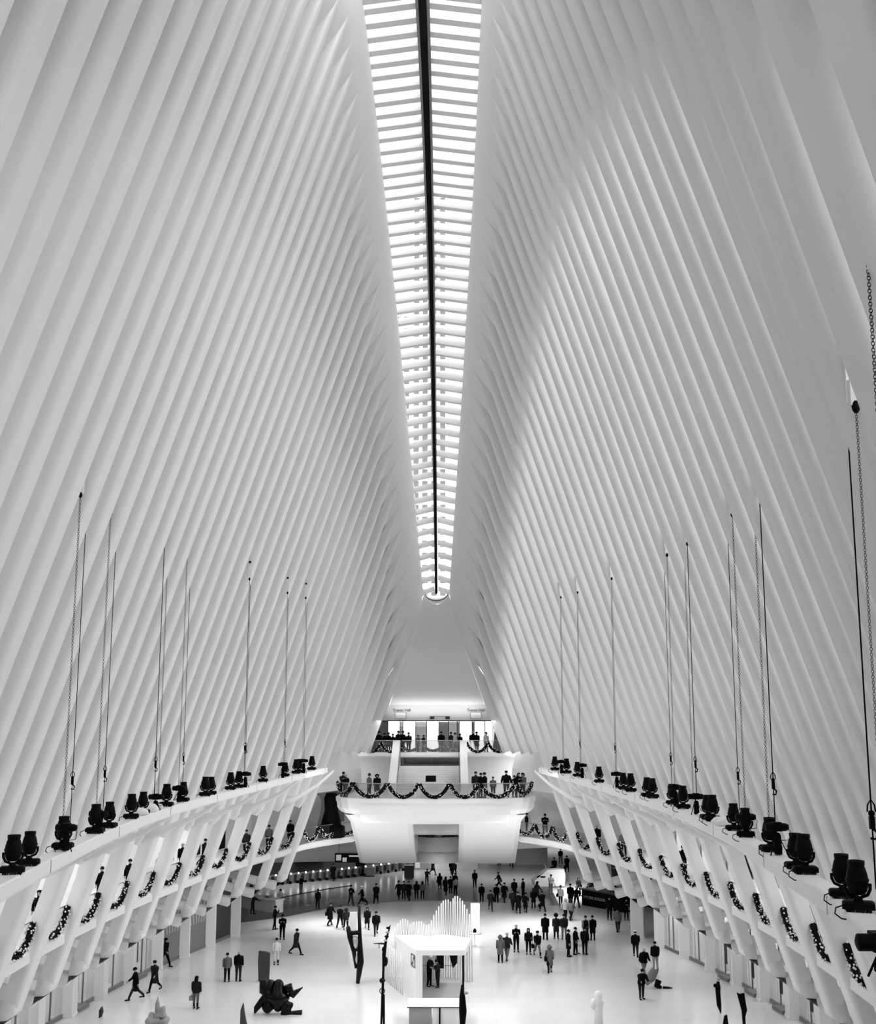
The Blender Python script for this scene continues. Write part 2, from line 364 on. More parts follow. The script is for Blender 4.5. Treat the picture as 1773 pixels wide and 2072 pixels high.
# ------------------------------------------------------------ ribs
FIN_Y = [80.5-3.85*k for k in range(20)]
def is_fin(i): return (i-23) % 2 == 0
def rib(i, sgn):
    Y = 36.2+PITCH_RIB*i; tx, tz = tip(Y); fin = is_fin(i) and i <= 23 and Y > 20
    high = i > 23
    zlow = 13.66 if high else (4.45 if fin else 9.75)
    n = ribn(Y)
    zs = []
    if high: zs = [13.66, 14.6, 16, 18]
    elif fin: zs = [4.45, 5.2, 6.5, 8, 9, 10, 11, 12, 13, 13.85, 14.1, 15.5, 18]
    else: zs = [9.75, 9.82, 9.95, 10.2, 10.6, 11.1, 11.8, 12.6, 13.85, 14.1, 15.5, 18]
    z = zs[-1]
    while z + 2.5 < tz-6: z += 2.5; zs.append(z)
    zs += [tz-5, tz-3.5, tz-2.4, tz-1.6, tz-0.9, tz-0.35, tz-0.05, tz+0.25]
    zs = [q for j, q in enumerate(zs) if j == 0 or q > zs[j-1]]
    rows = []
    for z in zs:
        P = Vector((ribx(Y, z), 0, z)); d = rib_off(z, tz) if z < tz-6 else interp(z, [tz-6, tz-2, tz+.3], [rib_off(tz-6, tz), 0.5, 0.35])
        if fin: wd = interp(z, [4, 10, 13, 16, 60], [.80, .78, .6, .52, .52])
        elif high: wd = 0.52
        else: wd = interp(z, [9.75, 9.82, 9.95, 10.2, 10.6, 11.1, 12.6, 14, 60], [.25, .75, 1.05, 1.3, 1.38, 1.25, .62, .52, .52])
        if z > tz-4: wd = interp(z, [tz-4, tz-.8, tz+.3], [.5, .3, .12])
        pin = 0.0
        if not fin and not high and z < 10.2: pin = (10.2-z)*0.5
        r = min(0.16, wd*0.35)
        sec = [(pin, wd/2), (pin, -wd/2+r), (pin+r*0.12, -wd/2+r*0.62), (pin+r*0.38, -wd/2+r*0.28), (pin+r*0.8, -wd/2+r*0.06), (pin+r*1.4, -wd/2), (max(d, pin+.3), -wd/2), (max(d, pin+.3), wd/2)]
        rows.append([(sgn*(P.x+n.x*a), b, P.z+n.z*a) for a, b in sec])
    mb = MB(); mb.loft(rows, True, True, False)
    for k in range(len(mb.sm)):      # smooth only the rounded near corner
        if k < (len(rows)-1)*8 and (k % 8) in (1, 2, 3, 4): mb.sm[k] = True
    return Y, mb
RIBS = {}
for sgn, side in ((-1, 'left'), (1, 'right')):
    for i in range(-16, 28):
        Y, mb = rib(i, sgn)
        fin = is_fin(i) and i <= 23 and Y > 20
        if i > 23: lab, grp = 'white rib rising from the upper landing %s of the doors, %s from the doors' % (side, ORD[27-i]), 'ribs above the upper balcony, %s side' % side
        elif fin: lab, grp = 'long white rib with a rounded foot in the %s wall, %s from the far end' % (side, ORD[(23-i)//2]), 'long ribs with rounded feet, %s side' % side
        else: lab, grp = 'white rib ending in a bulge, %s wall, %s from the far end' % (side, ORD[min(34, (23-i)//2 if i > -6 else 23-i-14)]), 'short ribs ending under the ledge, %s side' % side
        t = thing('rib', lab, 'rib', (0, Y, 0), 0, grp)
        mb.obj('shaft', 'ribpaint', t)
        if fin:
            # rounded foot turning outward to the shop column
            x0 = ribx(Y, Z_HOOK); wx = x0+4.3
            def arm(pts, wd):
                rows = []
                for (cx, cz, hx, hz) in pts: rows.append([(sgn*(cx-hx), -wd/2+.12, cz-hz), (sgn*(cx-hx*.8), -wd/2, cz-hz*.8), (sgn*(cx+hx*.8), -wd/2, cz+hz*.8), (sgn*(cx+hx), -wd/2+.12, cz+hz), (sgn*(cx+hx), wd/2, cz+hz), (sgn*(cx-hx), wd/2, cz-hz)])
                return rows
            c0 = x0+0.33
            pts = [(c0-0.12, 4.95, -.33, -.10), (c0-0.02, 4.45, -.36, 0.02), (c0+0.10, 4.12, -.30, .22), (c0+0.42, 4.0, -.12, .32), (c0+0.9, 4.08, -.06, .28), (c0+2.2, 4.42, -.05, .26), (wx+.2, 4.95, -.05, .26)]
            pts = [(a, b, -c, -d) for a, b, c, d in pts]
            mb2 = MB(); mb2.loft(arm(pts, 0.8), True, True, True); mb2.obj('foot', 'ribpaint', t)
        elif i <= 23 and 12 < Y < 75 and i % 4 == 0:
            lx, lz = ledge(Y, sgn)
            a = Vector((sgn*(ribx(Y, 10.3)+0.25), 0, 10.35)); b = Vector((sgn*(lx+0.35), 0, lz-0.45))
            rows = []
            for t_, hh, ww in ((0, .42, .5), (0.3, .2, .22), (.7, .13, .14), (1, .12, .14)):
                p = a.lerp(b, t_)+Vector((0, 0, -0.35*math.sin(PI*t_)))
                rows.append([(p.x+0.2*hh*math.cos(q)*sgn*-1, ww*math.cos(q), p.z+hh*math.sin(q)) for q in [2*PI*k/12 for k in range(12)]])
            MB().loft(rows, True, True, True).obj('bracket', 'ribpaint', t)

# ------------------------------------------------------------ lamp ledge
for sgn, side in ((-1, 'left'), (1, 'right')):
    rows = []; top = []
    Y = 8.0; st = []
    while Y <= 71.6: st.append(Y); Y += 1.0
    for Y in st:
        x, z = ledge(Y, sgn)
        rows.append([(sgn*(x-0.20), Y, z-0.38), (sgn*(x-0.23), Y, z-0.32), (sgn*(x-0.23), Y, z-0.04), (sgn*(x-0.20), Y, z), (sgn*(x+0.20), Y, z), (sgn*(x+0.22), Y, z-0.04), (sgn*(x+0.22), Y, z-0.34), (sgn*(x+0.18), Y, z-0.40)])
    tp = MB().loft(rows, True, True, False)
    t = thing('lamp_ledge', 'long curved white ledge along the %s ribs carrying black spotlights' % side, 'ledge')
    tp.obj('beam', 'white', t)
    for q in range(9):
        Y = 12+q*7.3; x, z = ledge(Y, sgn)
        MB().box(min(sgn*(x-.237), sgn*(x-.22)), max(sgn*(x-.237), sgn*(x-.22)), Y-.02, Y+.02, z-.34, z-.02).obj('joint', 'grey', t)

# ------------------------------------------------------------ skylight
sk = thing('skylight', 'long narrow glazed skylight with white cross bars and a black centre line', 'skylight')
for n_ in range(-4, 51):
    Y = 40.2+0.9625*n_
    hx, hz = sky(Y); bw = 0.19
    mb = MB()
    for s_ in (-1, 1):
        a = (s_*(hx+0.02), Y, hz+0.10); b = (s_*0.16, Y, hz+0.42)
        mb.add([(a[0], Y-bw, a[2]), (b[0], Y-bw, b[2]), (b[0], Y+bw, b[2]), (a[0], Y+bw, a[2]),
                (a[0], Y-bw, a[2]+.42), (b[0], Y-bw, b[2]+.42), (b[0], Y+bw, b[2]+.42), (a[0], Y+bw, a[2]+.42)],
               [(0, 3, 2, 1), (4, 5, 6, 7), (0, 1, 5, 4), (1, 2, 6, 5), (2, 3, 7, 6), (3, 0, 4, 7)])
    mb.obj('bar', 'white', sk)
def strip(Ys, fn): return MB().loft([fn(Y) for Y in Ys], True)
SY = [4+2.0*i for i in range(42)]+[87.0, 88.3]
def spine(hw, z0, z1, ex=0):
    def f(Y):
        hx, hz = sky(Y); k = hw*interp(Y, [0, 40, 88, 120], [1, 1, .42, .42]); return [(-k, Y, hz+z0), (k, Y, hz+z0), (k, Y, hz+z1), (-k, Y, hz+z1)]
    return f
strip(SY, spine(0.30, 0.22, 0.75)).obj('spine_flange', 'grey', sk)
strip(SY, spine(0.17, 0.12, 0.8)).obj('spine', 'black', sk)
def pane(Y):
    hx, hz = sky(Y); return [(-hx-.1, Y, hz+.55), (0, Y, hz+.85), (hx+.1, Y, hz+.55), (hx+.1, Y, hz+.58), (0, Y, hz+.88), (-hx-.1, Y, hz+.58)]
strip(SY, pane).obj('glass', 'skyglass', sk)
# rounded end of the skylight
mb = MB(); hx, hz = sky(88.3); pin = []; pout = []
for k in range(13):
    a = PI*k/12; pin.append((hx*math.cos(a), 88.3+0.75*math.sin(a), hz-0.75*math.sin(a)*0.85)); pout.append((hx*1.5*math.cos(a), 88.3+1.6*math.sin(a), hz+.3-1.0*math.sin(a)*0.85))
mb.loft([[(p[0], p[1], p[2]) for p in pin], [(p[0], p[1], p[2]+.5) for p in pin]], False, False, True)
mb.obj('end_rim', 'ribpaint', sk)
mb = MB(); mb.tube([(p[0]*.93, p[1]-.04, p[2]+.3) for p in pin], 0.035, 6); mb.obj('end_gasket', 'black', sk)
mb = MB(); mb.add([(p[0], p[1], p[2]+.5) for p in pin], [tuple(range(13))]); mb.obj('end_glass', 'skyglass', sk)

# ------------------------------------------------------------ far end wall with the tapered hood
mb = MB(); rows = []
NU = 14
for r_ in range(15):
    t = r_/14.0
    # left/right edge follows the skylight end, then the last rib, down to the hood's lip
    if t < 0.35:
        q = t/0.35; ex = 1.11+(2.27-1.11)*q; ey = 88.25; ez = 27.0+(22.9-27.0)*q
    else:
        q = (t-0.35)/0.65; ex = 2.27+(4.25-2.27)*q; ey = 88.25+5.75*q**1.4; ez = 22.9+(17.9-22.9)*q
    row = []
    for u in range(NU+1):
        a = -1+2.0*u/NU
        by = ey + (1-a*a)*(0.9*math.sin(PI*min(1, t*1.2)) + (0.75 if t < .1 else 0.75*(1-t)))
        bz = ez - (1-a*a)*(0.64*(1-t) if t > 0 else 0.64)
        row.append((a*ex, by, bz))
    rows.append(row)
mb.loft(rows, False, False, True); mb.loft([rows[-1], [(p[0], 94.6, 17.9) for p in rows[-1]]], False, False)
struct(mb.obj('ceiling_hood', 'paint'))
# flanks between the skylight end and the hood, closing to the side strips
mb = MB()
for s_ in (-1, 1):
    rr = []
    for z in (22.9, 21, 19, 17.5, 16, 14.6, 13.6):
        x = ribx(88.2, z); xb = interp(z, [13.6, 17.9, 22.9], [6.4, 4.3, 2.3]); rr.append([(s_*x, 88.35, z), (s_*(x*0.4+xb*0.6+.0), 91.5, z), (s_*xb, 94.6, z)])
    mb.loft(rr, False, False, True)
struct(mb.obj('wall_flanks', 'paint'))
mb = MB()
for s_ in (-1, 1):
    mb.add([(s_*6.45, 94.6, 13.6), (s_*14, 94.6, 13.6), (s_*14, 94.6, 29), (s_*2.3, 94.6, 29), (s_*2.3, 94.6, 22.9), (s_*4.3, 94.6, 17.9), (s_*5.15, 94.6, 16.55)], [tuple(range(7))])
mb.add([(-5.2, 94.55, 16.5), (5.2, 94.55, 16.5), (4.3, 94.55, 17.95), (-4.3, 94.55, 17.95)], [(0, 1, 2, 3)])
mb.box(-5.6, 5.6, 94.56, 95.2, 16.5, 16.62)
mb.box(-14, 14, 94.6, 94.9, 6.5, 13.6)
struct(mb.obj('wall_end', 'paint'))
for s_ in (-1, 1):
    t = text_mesh('Transit Hall', 0.34, 'dkgrey', None, (0.15+s_*3.35, 94.5, 17.42), (PI/2, 0, 0), 'transit_sign')
    tag(t, 'small dark lettering reading Transit Hall on the white fascia, %s of the two' % ('left' if s_ < 0 else 'right'), 'sign')
t = thing('ceiling_camera', 'small dark pair of cameras fixed over the middle of the upper doors', 'camera', (0.25, 94.4, 16.75))
MB().box(-.9, -.5, -.15, .05, -.12, .1).obj('body', 'dkgrey', t); MB().box(.5, .9, -.15, .05, -.12, .1).obj('body', 'dkgrey', t); MB().box(-.9, .9, 0, .06, .1, .16).obj('rail', 'grey', t)
for s_ in (-1, 1):
    t = thing('exit_panel', 'small white square panel above the upper doors, %s one' % ('left' if s_ < 0 else 'right'), 'panel', (0.1+s_*3.4, 94.45, 16.95))
    MB().box(-.5, .5, -.03, .03, -.3, .3).obj('frame', 'grey', t); MB().box(-.46, .46, -.05, -.02, -.27, .27).obj('face', 'lacquer', t)
# upper door front: dark glass screen with bright door openings
dr = bpy.data.objects.new('door_1', None); COL.objects.link(dr); dr.location = (0, 94.7, 13.65); dr['kind'] = 'structure'
MB().box(-5.3, 5.3, -.1, .1, 2.78, 2.95).obj('header', 'black', dr)
xs = [-6.3, -4.9, -4.55, -3.25, -3.0, -1.75, -0.9, 0.6, 1.0, 1.9, 2.0, 3.0, 3.3, 4.2, 4.5, 5.5, 6.3]
kinds = ['dkgrey', 'darkglass', 'clear', 'darkglass', 'clear', 'darkglass', 'clear', 'black', 'darkglass', 'darkglass', 'clear', 'darkglass', 'clear', 'darkglass', 'clear', 'dkgrey']
xs = [-6.4, -4.45, -3.35, -3.1, -1.95, -0.95, 0.15, 1.05, 1.8, 2.0, 3.15, 3.35, 4.3, 5.05, 6.4]
kinds = ['grey', 'clear', 'smokeglass', 'clear', 'smokeglass', 'clear', 'darkglass', 'smokeglass', 'darkglass', 'clear', 'darkglass', 'clear', 'clear', 'grey']
for a, b, k in zip(xs, xs[1:], kinds):
    if k == 'grey':
        s_ = -1 if a < 0 else 1; mb = MB(); mb.add([(a, 0, 0), (b, 0, 0), (b if s_ < 0 else 5.05, 0, 2.8), (-5.15 if s_ < 0 else 5.2, 0, 2.8)], [(0, 1, 2, 3)]); mb.obj('screen_panel', 'midgrey', dr)
    else:
        MB().box(a+.03, b-.03, -.02, .02, 0.02, 2.75).obj('pane', k, dr)
    MB().box(b-.03, b+.03, -.06, .06, 0, 2.8).obj('mullion', 'dkgrey', dr)
# terrace outside the upper doors
struct(MB().box(-14, 14, 94.9, 120, 13.2, 13.6).obj('floor', 'paint'))

# distant towers seen through the skylight
def tower(name, label, x0, x1, Y, z1, dep, fw, ff, m='plaster'):
    t = thing(name, label, 'building', ((x0+x1)/2, Y, 0)); hw = (x1-x0)/2
    MB().box(-hw, hw, 0, dep, 20, z1).obj('wall', m, t)
    mb = MB(); nx = max(1, int((x1-x0)/fw)); nz = int((z1-60)/ff)
    for j in range(nz):
        z = z1-ff*(j+1)
        if z < 60: break
        for i in range(nx):
            cx = -hw+(x1-x0)*(i+.5)/nx
            mb.box(cx-fw*.38, cx+fw*.38, -.25, .1, z+ff*.18, z+ff*.72)
            mb.box(cx-.12, cx+.12, -.32, -.2, z+ff*.18, z+ff*.72)
    o = mb.obj('window_grid', 'wingrey', t); return t
M['wingrey'] = mat('distant_window', 0.075, 0.4, 0.3)
M['farwhite'] = mat('distant_facade', 0.88, 0.8, 0.1)
tower('tower', 'tall pale tower with grey windows behind the skylight glass', -17.2, 0.4, 500, 292, 22, 3.55, 6.0, 'farwhite')
tower('tower', 'lower pale building with grey windows left of the tall tower', -27.5, -17.3, 496, 226, 22, 3.6, 6.4, 'farwhite')
# ------------------------------------------------------------ balconies at the far end
ub = thing('upper_balcony', 'wide upper landing in front of the dark glass doors, glass fronted', 'balcony', (0, 0, 0))
MB().box(-9.3, 9.3, 91.0, 94.6, 13.3, 13.65).obj('slab', 'white', ub)
MB().box(-9.3, 9.3, 90.9, 91.0, 13.42, 13.72).obj('edge', 'lacquer', ub)
MB().box(-10.5, 10.5, 92.6, 92.9, 10.45, 13.3).obj('wall', 'plaster', ub)
SEG = [(-8.55, -3.1), (-3.0, 2.1), (2.2, 8.3)]
for a, b in SEG:
    MB().box(a, b, 91.05, 91.08, 13.66, 14.72).obj('glass', 'railglass', ub); MB().obox((a, 91.06, 14.74), (b, 91.06, 14.74), .06, .05).obj('handrail', 'steel', ub)
# lower balcony, boat shaped
def yfront(x): return 79.6 + 0.030*x*x if abs(x) < 6.6 else 79.6+0.030*43.56+(abs(x)-6.6)**2*1.6
def outline(hw, dy=0.0, yb=92.6, n=28):
    P = [(-hw+2*hw*k/n) for k in range(n+1)]
    f = [(x, yfront(x*7.8/hw if hw < 7.8 else x)+dy) for x in P]
    return f+[(hw, yb), (-hw, yb)]
lb = thing('lower_balcony', 'curved white lower landing with a glass front at the foot of the stairs', 'balcony')
mb = MB(); rings = []
for z, hw, dy in ((10.45, 7.75, 0.0), (10.40, 7.85, -.05), (10.1, 7.85, -.05), (10.0, 7.75, 0), (9.6, 7.72, .05), (9.25, 7.45, .3), (9.0, 7.0, .9), (8.85, 6.75, 1.6)):
    rings.append([(x, y, z) for x, y in outline(hw, dy)])
mb.loft(rings, True); mb.obj('body', 'lacquer', lb)
mb = MB(); rings = []
for z, hw, dy in ((9.9, 5.75, .0), (9.2, 5.7, .02), (8.75, 5.6, .15), (8.55, 5.4, .5), (8.5, 5.2, 1.0)):
    rings.append([(x, y, z) for x, y in [(-hw+2*hw*k/20, yfront(-hw+2*hw*k/20)+dy-.12) for k in range(21)]+[(hw, 88), (-hw, 88)]])
mb.loft(rings, True); mb.obj('belly', 'lacquer', lb)
RX = [-7.6+15.2*k/24 for k in range(25)]
def raily(x): return yfront(x)+.12
mb = MB()
for a, b in zip(RX, RX[1:]): mb.add([(a, raily(a), 10.47), (b, raily(b), 10.47), (b, raily(b), 11.5), (a, raily(a), 11.5)], [(0, 1, 2, 3)])
mb.obj('glass', 'railglass', lb)
MB().tube([(a, raily(a), 11.53) for a in RX], .035, 6).obj('handrail', 'steel', lb)
# legs of the balcony, leaning back to the station level
for s_, nm in ((-1, 'left'), (1, 'right')):
    mb = MB(); rings = []
    for t in (0, .12, .3, .5, .7, .85, 1.0):
        z = 9.1-t*5.4; yy = 81.6+t*15.5; o_ = interp(t, [0, .12, .5, 1], [7.0, 6.75, 6.9, 7.1]); i_ = interp(t, [0, .12, .5, 1], [1.6, 1.85, 1.9, 1.9])
        rings.append([(s_*i_, yy+.5, z), (s_*(i_+.35), yy, z), (s_*(o_-.35), yy, z), (s_*o_, yy+.5, z), (s_*o_, yy+3.0, z), (s_*i_, yy+3.0, z)])
    mb.loft(rings, True)
    tag(mb.obj('balcony_leg', 'lacquer'), 'broad white leaning leg under the lower landing, %s of the drum window' % nm, 'pillar')
# stairs
st = thing('staircase', 'broad white staircase between the two far landings with sloping parapets', 'stairs')
NS = 12; y0, y1, z0, z1 = 84.0, 89.2, 10.45, 12.55
for k in range(NS):
    ya = y0+(y1-y0)*k/NS; za = z0+(z1-z0)*(k+1)/NS
    MB().box(-3.15, 2.0, ya, y1+.01, za-(z1-z0)/NS+.001, za-.03).obj('riser', 'plaster', st); MB().box(-3.15, 2.0, ya-.03, ya+.42, za-.03, za).obj('tread', 'white', st)
MB().box(-3.15, 2.0, y1, 92.6, 10.5, z1).obj('landing', 'white', st)
MB().box(-3.15, -.3, 92.3, 92.45, z1, 13.3).obj('glass_screen', 'darkglass', st); MB().box(-.3, 2.0, 92.3, 92.45, z1, 13.3).obj('glass_screen', 'smokeglass', st)
for xa, xb in ((-3.75, -3.15), (2.0, 2.6)):
    mb = MB(); mb.prism([(83.3, 10.45), (83.3, 11.35), (84.0, 11.6), (90.6, 14.75), (91.0, 14.75), (91.0, 10.45)], 'x', xa, xb); mb.obj('parapet', 'lacquer', st)
MB().obox((-3.05, 83.6, 11.5), (-3.05, 90.8, 14.6), .05, .05).obj('handrail', 'dkgrey', st); MB().obox((1.9, 83.6, 11.5), (1.9, 90.8, 14.6), .05, .05).obj('handrail', 'dkgrey', st)
t = thing('podium', 'white box with a dark screen standing at the foot of the far stairs', 'podium', (-.25, 82.3, 10.45))
MB().bbox(-.9, .9, -.3, .3, 0, 1.15, .03).obj('box', 'lacquer', t); MB().bbox(-.5, .3, -.35, .35, 1.15, 1.6, .03).obj('screen', 'black', t); MB().box(-1.4, 1.0, -.45, -.35, .0, 1.1).obj('banner', 'white', t)
# white bands left and right of the landings
for s_, nm in ((-1, 'left'), (1, 'right')):
    mb = MB(); r = []
    for k in range(13):
        x = 7.2+k*0.8; y = 92.3-k*k*.03
        r.append([(s_*x, y, 10.6), (s_*x, y, 11.15), (s_*x, y+.3, 11.25), (s_*x, y+.6, 10.6)])
    mb.loft(r, True, True, False); tag(mb.obj('trim_band', 'lacquer'), 'curved white band on the end wall %s of the lower landing' % nm, 'trim')
# drum window between the legs
t = thing('drum_bay', 'curved white bay with dark windows between the legs of the landing', 'bay window', (.05, 101, 0)); t.scale = (.5, .6, 1)
def arcp(r, z, a0=200, a1=340, n=16, c=(0, 4.2)): return [(c[0]+r*math.cos(math.radians(a0+(a1-a0)*k/n)), c[1]+r*math.sin(math.radians(a0+(a1-a0)*k/n)), z) for k in range(n+1)]
MB().loft([arcp(5.2, 4.3), arcp(5.3, 4.45), arcp(5.3, 5.55), arcp(5.2, 5.65)], False, False, True).obj('parapet', 'lacquer', t)
MB().loft([arcp(4.6, 5.65), arcp(4.6, 6.9)], False, False, True).obj('pane', 'darkglass', t)
mb = MB()
for a in range(205, 340, 13): x, y = 4.55*math.cos(math.radians(a)), 4.2+4.55*math.sin(math.radians(a)); mb.box(x-.05, x+.05, y-.06, y+.06, 5.6, 6.9)
mb.obj('mullions', 'dkgrey', t)
MB().loft([arcp(4.9, 6.75), arcp(4.9, 7.2)], False, False, True).obj('head', 'dkgrey', t)
MB().box(-5.0, -3.9, -.1, 3, 4.2, 8.4).obj('jamb', 'lacquer', t); MB().box(3.9, 5.0, -.1, 3, 4.2, 8.4).obj('jamb', 'lacquer', t)
MB().box(-6.5, 6.5, 2.6, 3.2, 4.2, 8.6).obj('wall', 'plaster', t)
MB().loft([arcp(5.6, 3.3, 190, 350), arcp(5.8, 3.6, 190, 350), arcp(5.8, 4.1, 190, 350), arcp(5.2, 4.3, 190, 350)], False, False, True).obj('skirt', 'plaster', t)
# deep beams over the turnstiles and over the passage
mb = MB(); r = []
for k in range(17):
    x = -24+k*1.2; y = 97.5+ (x+5)*(x+5)*-0.012+5.5
    r.append([(x, y, 3.2), (x, y-.25, 3.45), (x, y-1.4, 5.0), (x, y-1.0, 6.0), (x, y+3.5, 6.2), (x, y+3.5, 3.2)])
mb.loft(r, True, True, False); tag(mb.obj('beam_over_turnstiles', 'paint'), 'deep curved white beam above the turnstiles on the left', 'beam')
mb = MB(); r = []
for k in range(17):
    x = 6.0+k*1.2; y = 99.5-(x-9)*(x-9)*.03
    zb = 4.9-abs(x-11)*.05
    r.append([(x, y, zb), (x, y-.2, zb+.2), (x, y-.9, 6.0), (x, y+4, 6.2), (x, y+4, zb)])
mb.loft(r, True, True, False); tag(mb.obj('beam_over_passage', 'paint'), 'deep curved white beam above the dark passage on the right', 'beam')
# roof and walls of the station level
struct(MB().box(-34, 34, 97, 142, 6.2, 6.7).obj('ceiling_station', 'plaster'))
struct(MB().box(-34, 34, 92.9, 142, 10.3, 10.44).obj('ceiling_upper_station', 'plaster'))
struct(MB().box(-34, 6.4, 140, 140.4, -1.3, 6.3).obj('wall_station_back', 'plaster'))
struct(MB().box(6.0, 13.5, 136, 136.4, -1.3, 6.3).obj('wall_station_right', 'plaster'))
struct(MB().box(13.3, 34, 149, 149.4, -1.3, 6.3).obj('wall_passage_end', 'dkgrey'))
# passage side walls
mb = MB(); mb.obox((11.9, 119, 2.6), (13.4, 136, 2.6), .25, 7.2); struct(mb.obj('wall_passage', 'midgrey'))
t = thing('glass_balustrade', 'glass balustrade between the bright passage floor and the sunken station floor', 'balustrade')
P = [(11.02, 97.6), (11.3, 108), (11.6, 118)]
for a, b in zip(P, P[1:]): MB().add([(a[0], a[1], 0), (b[0], b[1], 0), (b[0], b[1], 1.1), (a[0], a[1], 1.1)], [(0, 1, 2, 3)]).obj('glass', 'railglass', t); MB().obox((a[0], a[1], 1.12), (b[0], b[1], 1.12), .05, .05).obj('handrail', 'steel', t)

# ------------------------------------------------------------ galleries (upper shopping level) on both sides
GY = [18+1.925*k for k in range(36)]
def gx(Y): return ribx(min(Y, 84), 6.8)+0.35
def gpath(sgn):
    P = [(sgn*gx(Y), Y) for Y in GY if Y < 80.6]
    xe = gx(80.5)
    P += [(sgn*(xe-0.25), 82.5), (sgn*(xe-.8), 84.5), (sgn*(xe-1.7), 86.6), (sgn*(xe-2.7), 88.5), (sgn*(xe-3.9), 90.4)]
    return P
for sgn, side in ((-1, 'left'), (1, 'right')):
    P = gpath(sgn)
    t = thing('gallery', 'white gallery floor with glass rail behind the ribs of the %s wall' % side, 'gallery')
    r = []
    for x, y in P: r.append([(x, y, 6.8), (x-sgn*.08, y, 6.75), (x-sgn*.08, y, 6.40), (x+sgn*.3, y, 6.22), (x+sgn*2.2, y+.0, 6.02), (x+sgn*(5.4 if y < 78 else 9), y+(0 if y < 78 else (y-78)*.3), 6.0), (x+sgn*(5.4 if y < 78 else 9), y+(0 if y < 78 else (y-78)*.3), 6.8)])
    MB().loft(r, True, True, False).obj('slab', 'paint', t)
    for a, b in zip(P[::2], P[2::2]):
        MB().add([(a[0], a[1], 6.82), (b[0], b[1], 6.82), (b[0], b[1], 7.88), (a[0], a[1], 7.88)], [(0, 1, 2, 3)]).obj('glass', 'railglass', t)
    MB().tube([(x, y, 7.92) for x, y in P], .03, 6, True, False).obj('handrail', 'steel', t)
    # back wall of the gallery: shop fronts of the upper level
    r = []
    for Y in GY[:-1]:
        x = gx(Y)+4.6; r.append([(sgn*x, Y, 6.8), (sgn*x, Y, 10.8)])
    r.append([(sgn*(gx(80)+4.8), 86, 6.8), (sgn*(gx(80)+4.8), 86, 10.8)]); r.append([(sgn*8.5, 93.2, 6.8), (sgn*7.5, 93.2, 10.8)])
    struct(MB().loft(r, False, False).obj('wall_gallery_'+side, 'white'))
    rnd = random.Random(3 if sgn < 0 else 9)
    for k, Y in enumerate(GY[:-4]):
        if k % 2 == 0: continue
        Yc = Y+0.3; x = gx(Yc)+4.5; dY = 1.1
        kind = rnd.choice(['darkglass', 'black', 'clear', 'smokeglass', 'clear'])
        tt = thing('shop_opening', 'tall %s shop opening in the %s gallery wall, %s from the near end' % ('dark' if kind in ('darkglass', 'black') else 'grey', side, ORD[k//2]), 'shop front', (0, 0, 0), 0, 'upper gallery shop openings, %s, %s' % (side, 'dark' if kind in ('darkglass', 'black') else 'pale'))
        x2 = gx(Yc+dY)+4.5
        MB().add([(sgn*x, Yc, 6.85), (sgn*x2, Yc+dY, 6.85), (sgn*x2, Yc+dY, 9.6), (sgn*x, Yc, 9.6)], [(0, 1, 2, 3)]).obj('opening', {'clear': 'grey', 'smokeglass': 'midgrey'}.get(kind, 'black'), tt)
        MB().obox((sgn*(x-.05), Yc, 9.65), (sgn*(x2-.05), Yc+dY, 9.65), .12, .1).obj('frame', 'steel', tt)
    for k in range(0, 30, 3):
        Y = 20+k*2.1
        tt = thing('ceiling_lamp', 'round lit downlight in the %s gallery ceiling, %s from the near end' % (side, ORD[k//3]), 'lamp', (sgn*(gx(Y)+2.2), Y, 10.72), 0, 'gallery downlights, %s side' % side)
        MB().lathe([(.0, .02), (.42, .02), (.42, -.02), (.36, -.03)], seg=14).obj('frame', 'lacquer', tt); MB().lathe([(0, -.02), (.34, -.02), (.34, -.05), (0, -.05)], seg=14).obj('diffuser', 'lamp', tt)
# draped cloth and black object at the left end of the gallery
mb = MB(); r = []
for k in range(13):
    t_ = k/12; row = []
    for j in range(15):
        u = j/14; row.append((-15.5+7.6*u, 90.6+.35*math.sin(9*u+3*t_)+.5*t_, 11.0-4.1*t_*(1-.25*u)-.5*math.sin(PI*u)))
    r.append(row)
mb.loft(r, False, False, True); tag(mb.obj('dust_sheet', 'grey'), 'grey cloth draped over the end of the left gallery', 'cloth')
t = thing('covered_column', 'black wrapped column standing on the left gallery beside the white landing', 'column', (-8.75, 88.3, 6.8))
MB().lathe([(1.15, 0), (1.15, .9), (.85, 1.05), (.75, 1.5), (.55, 2.2), (.62, 3.2), (.45, 3.6), (0, 3.6)], seg=10).obj('body', 'black', t)

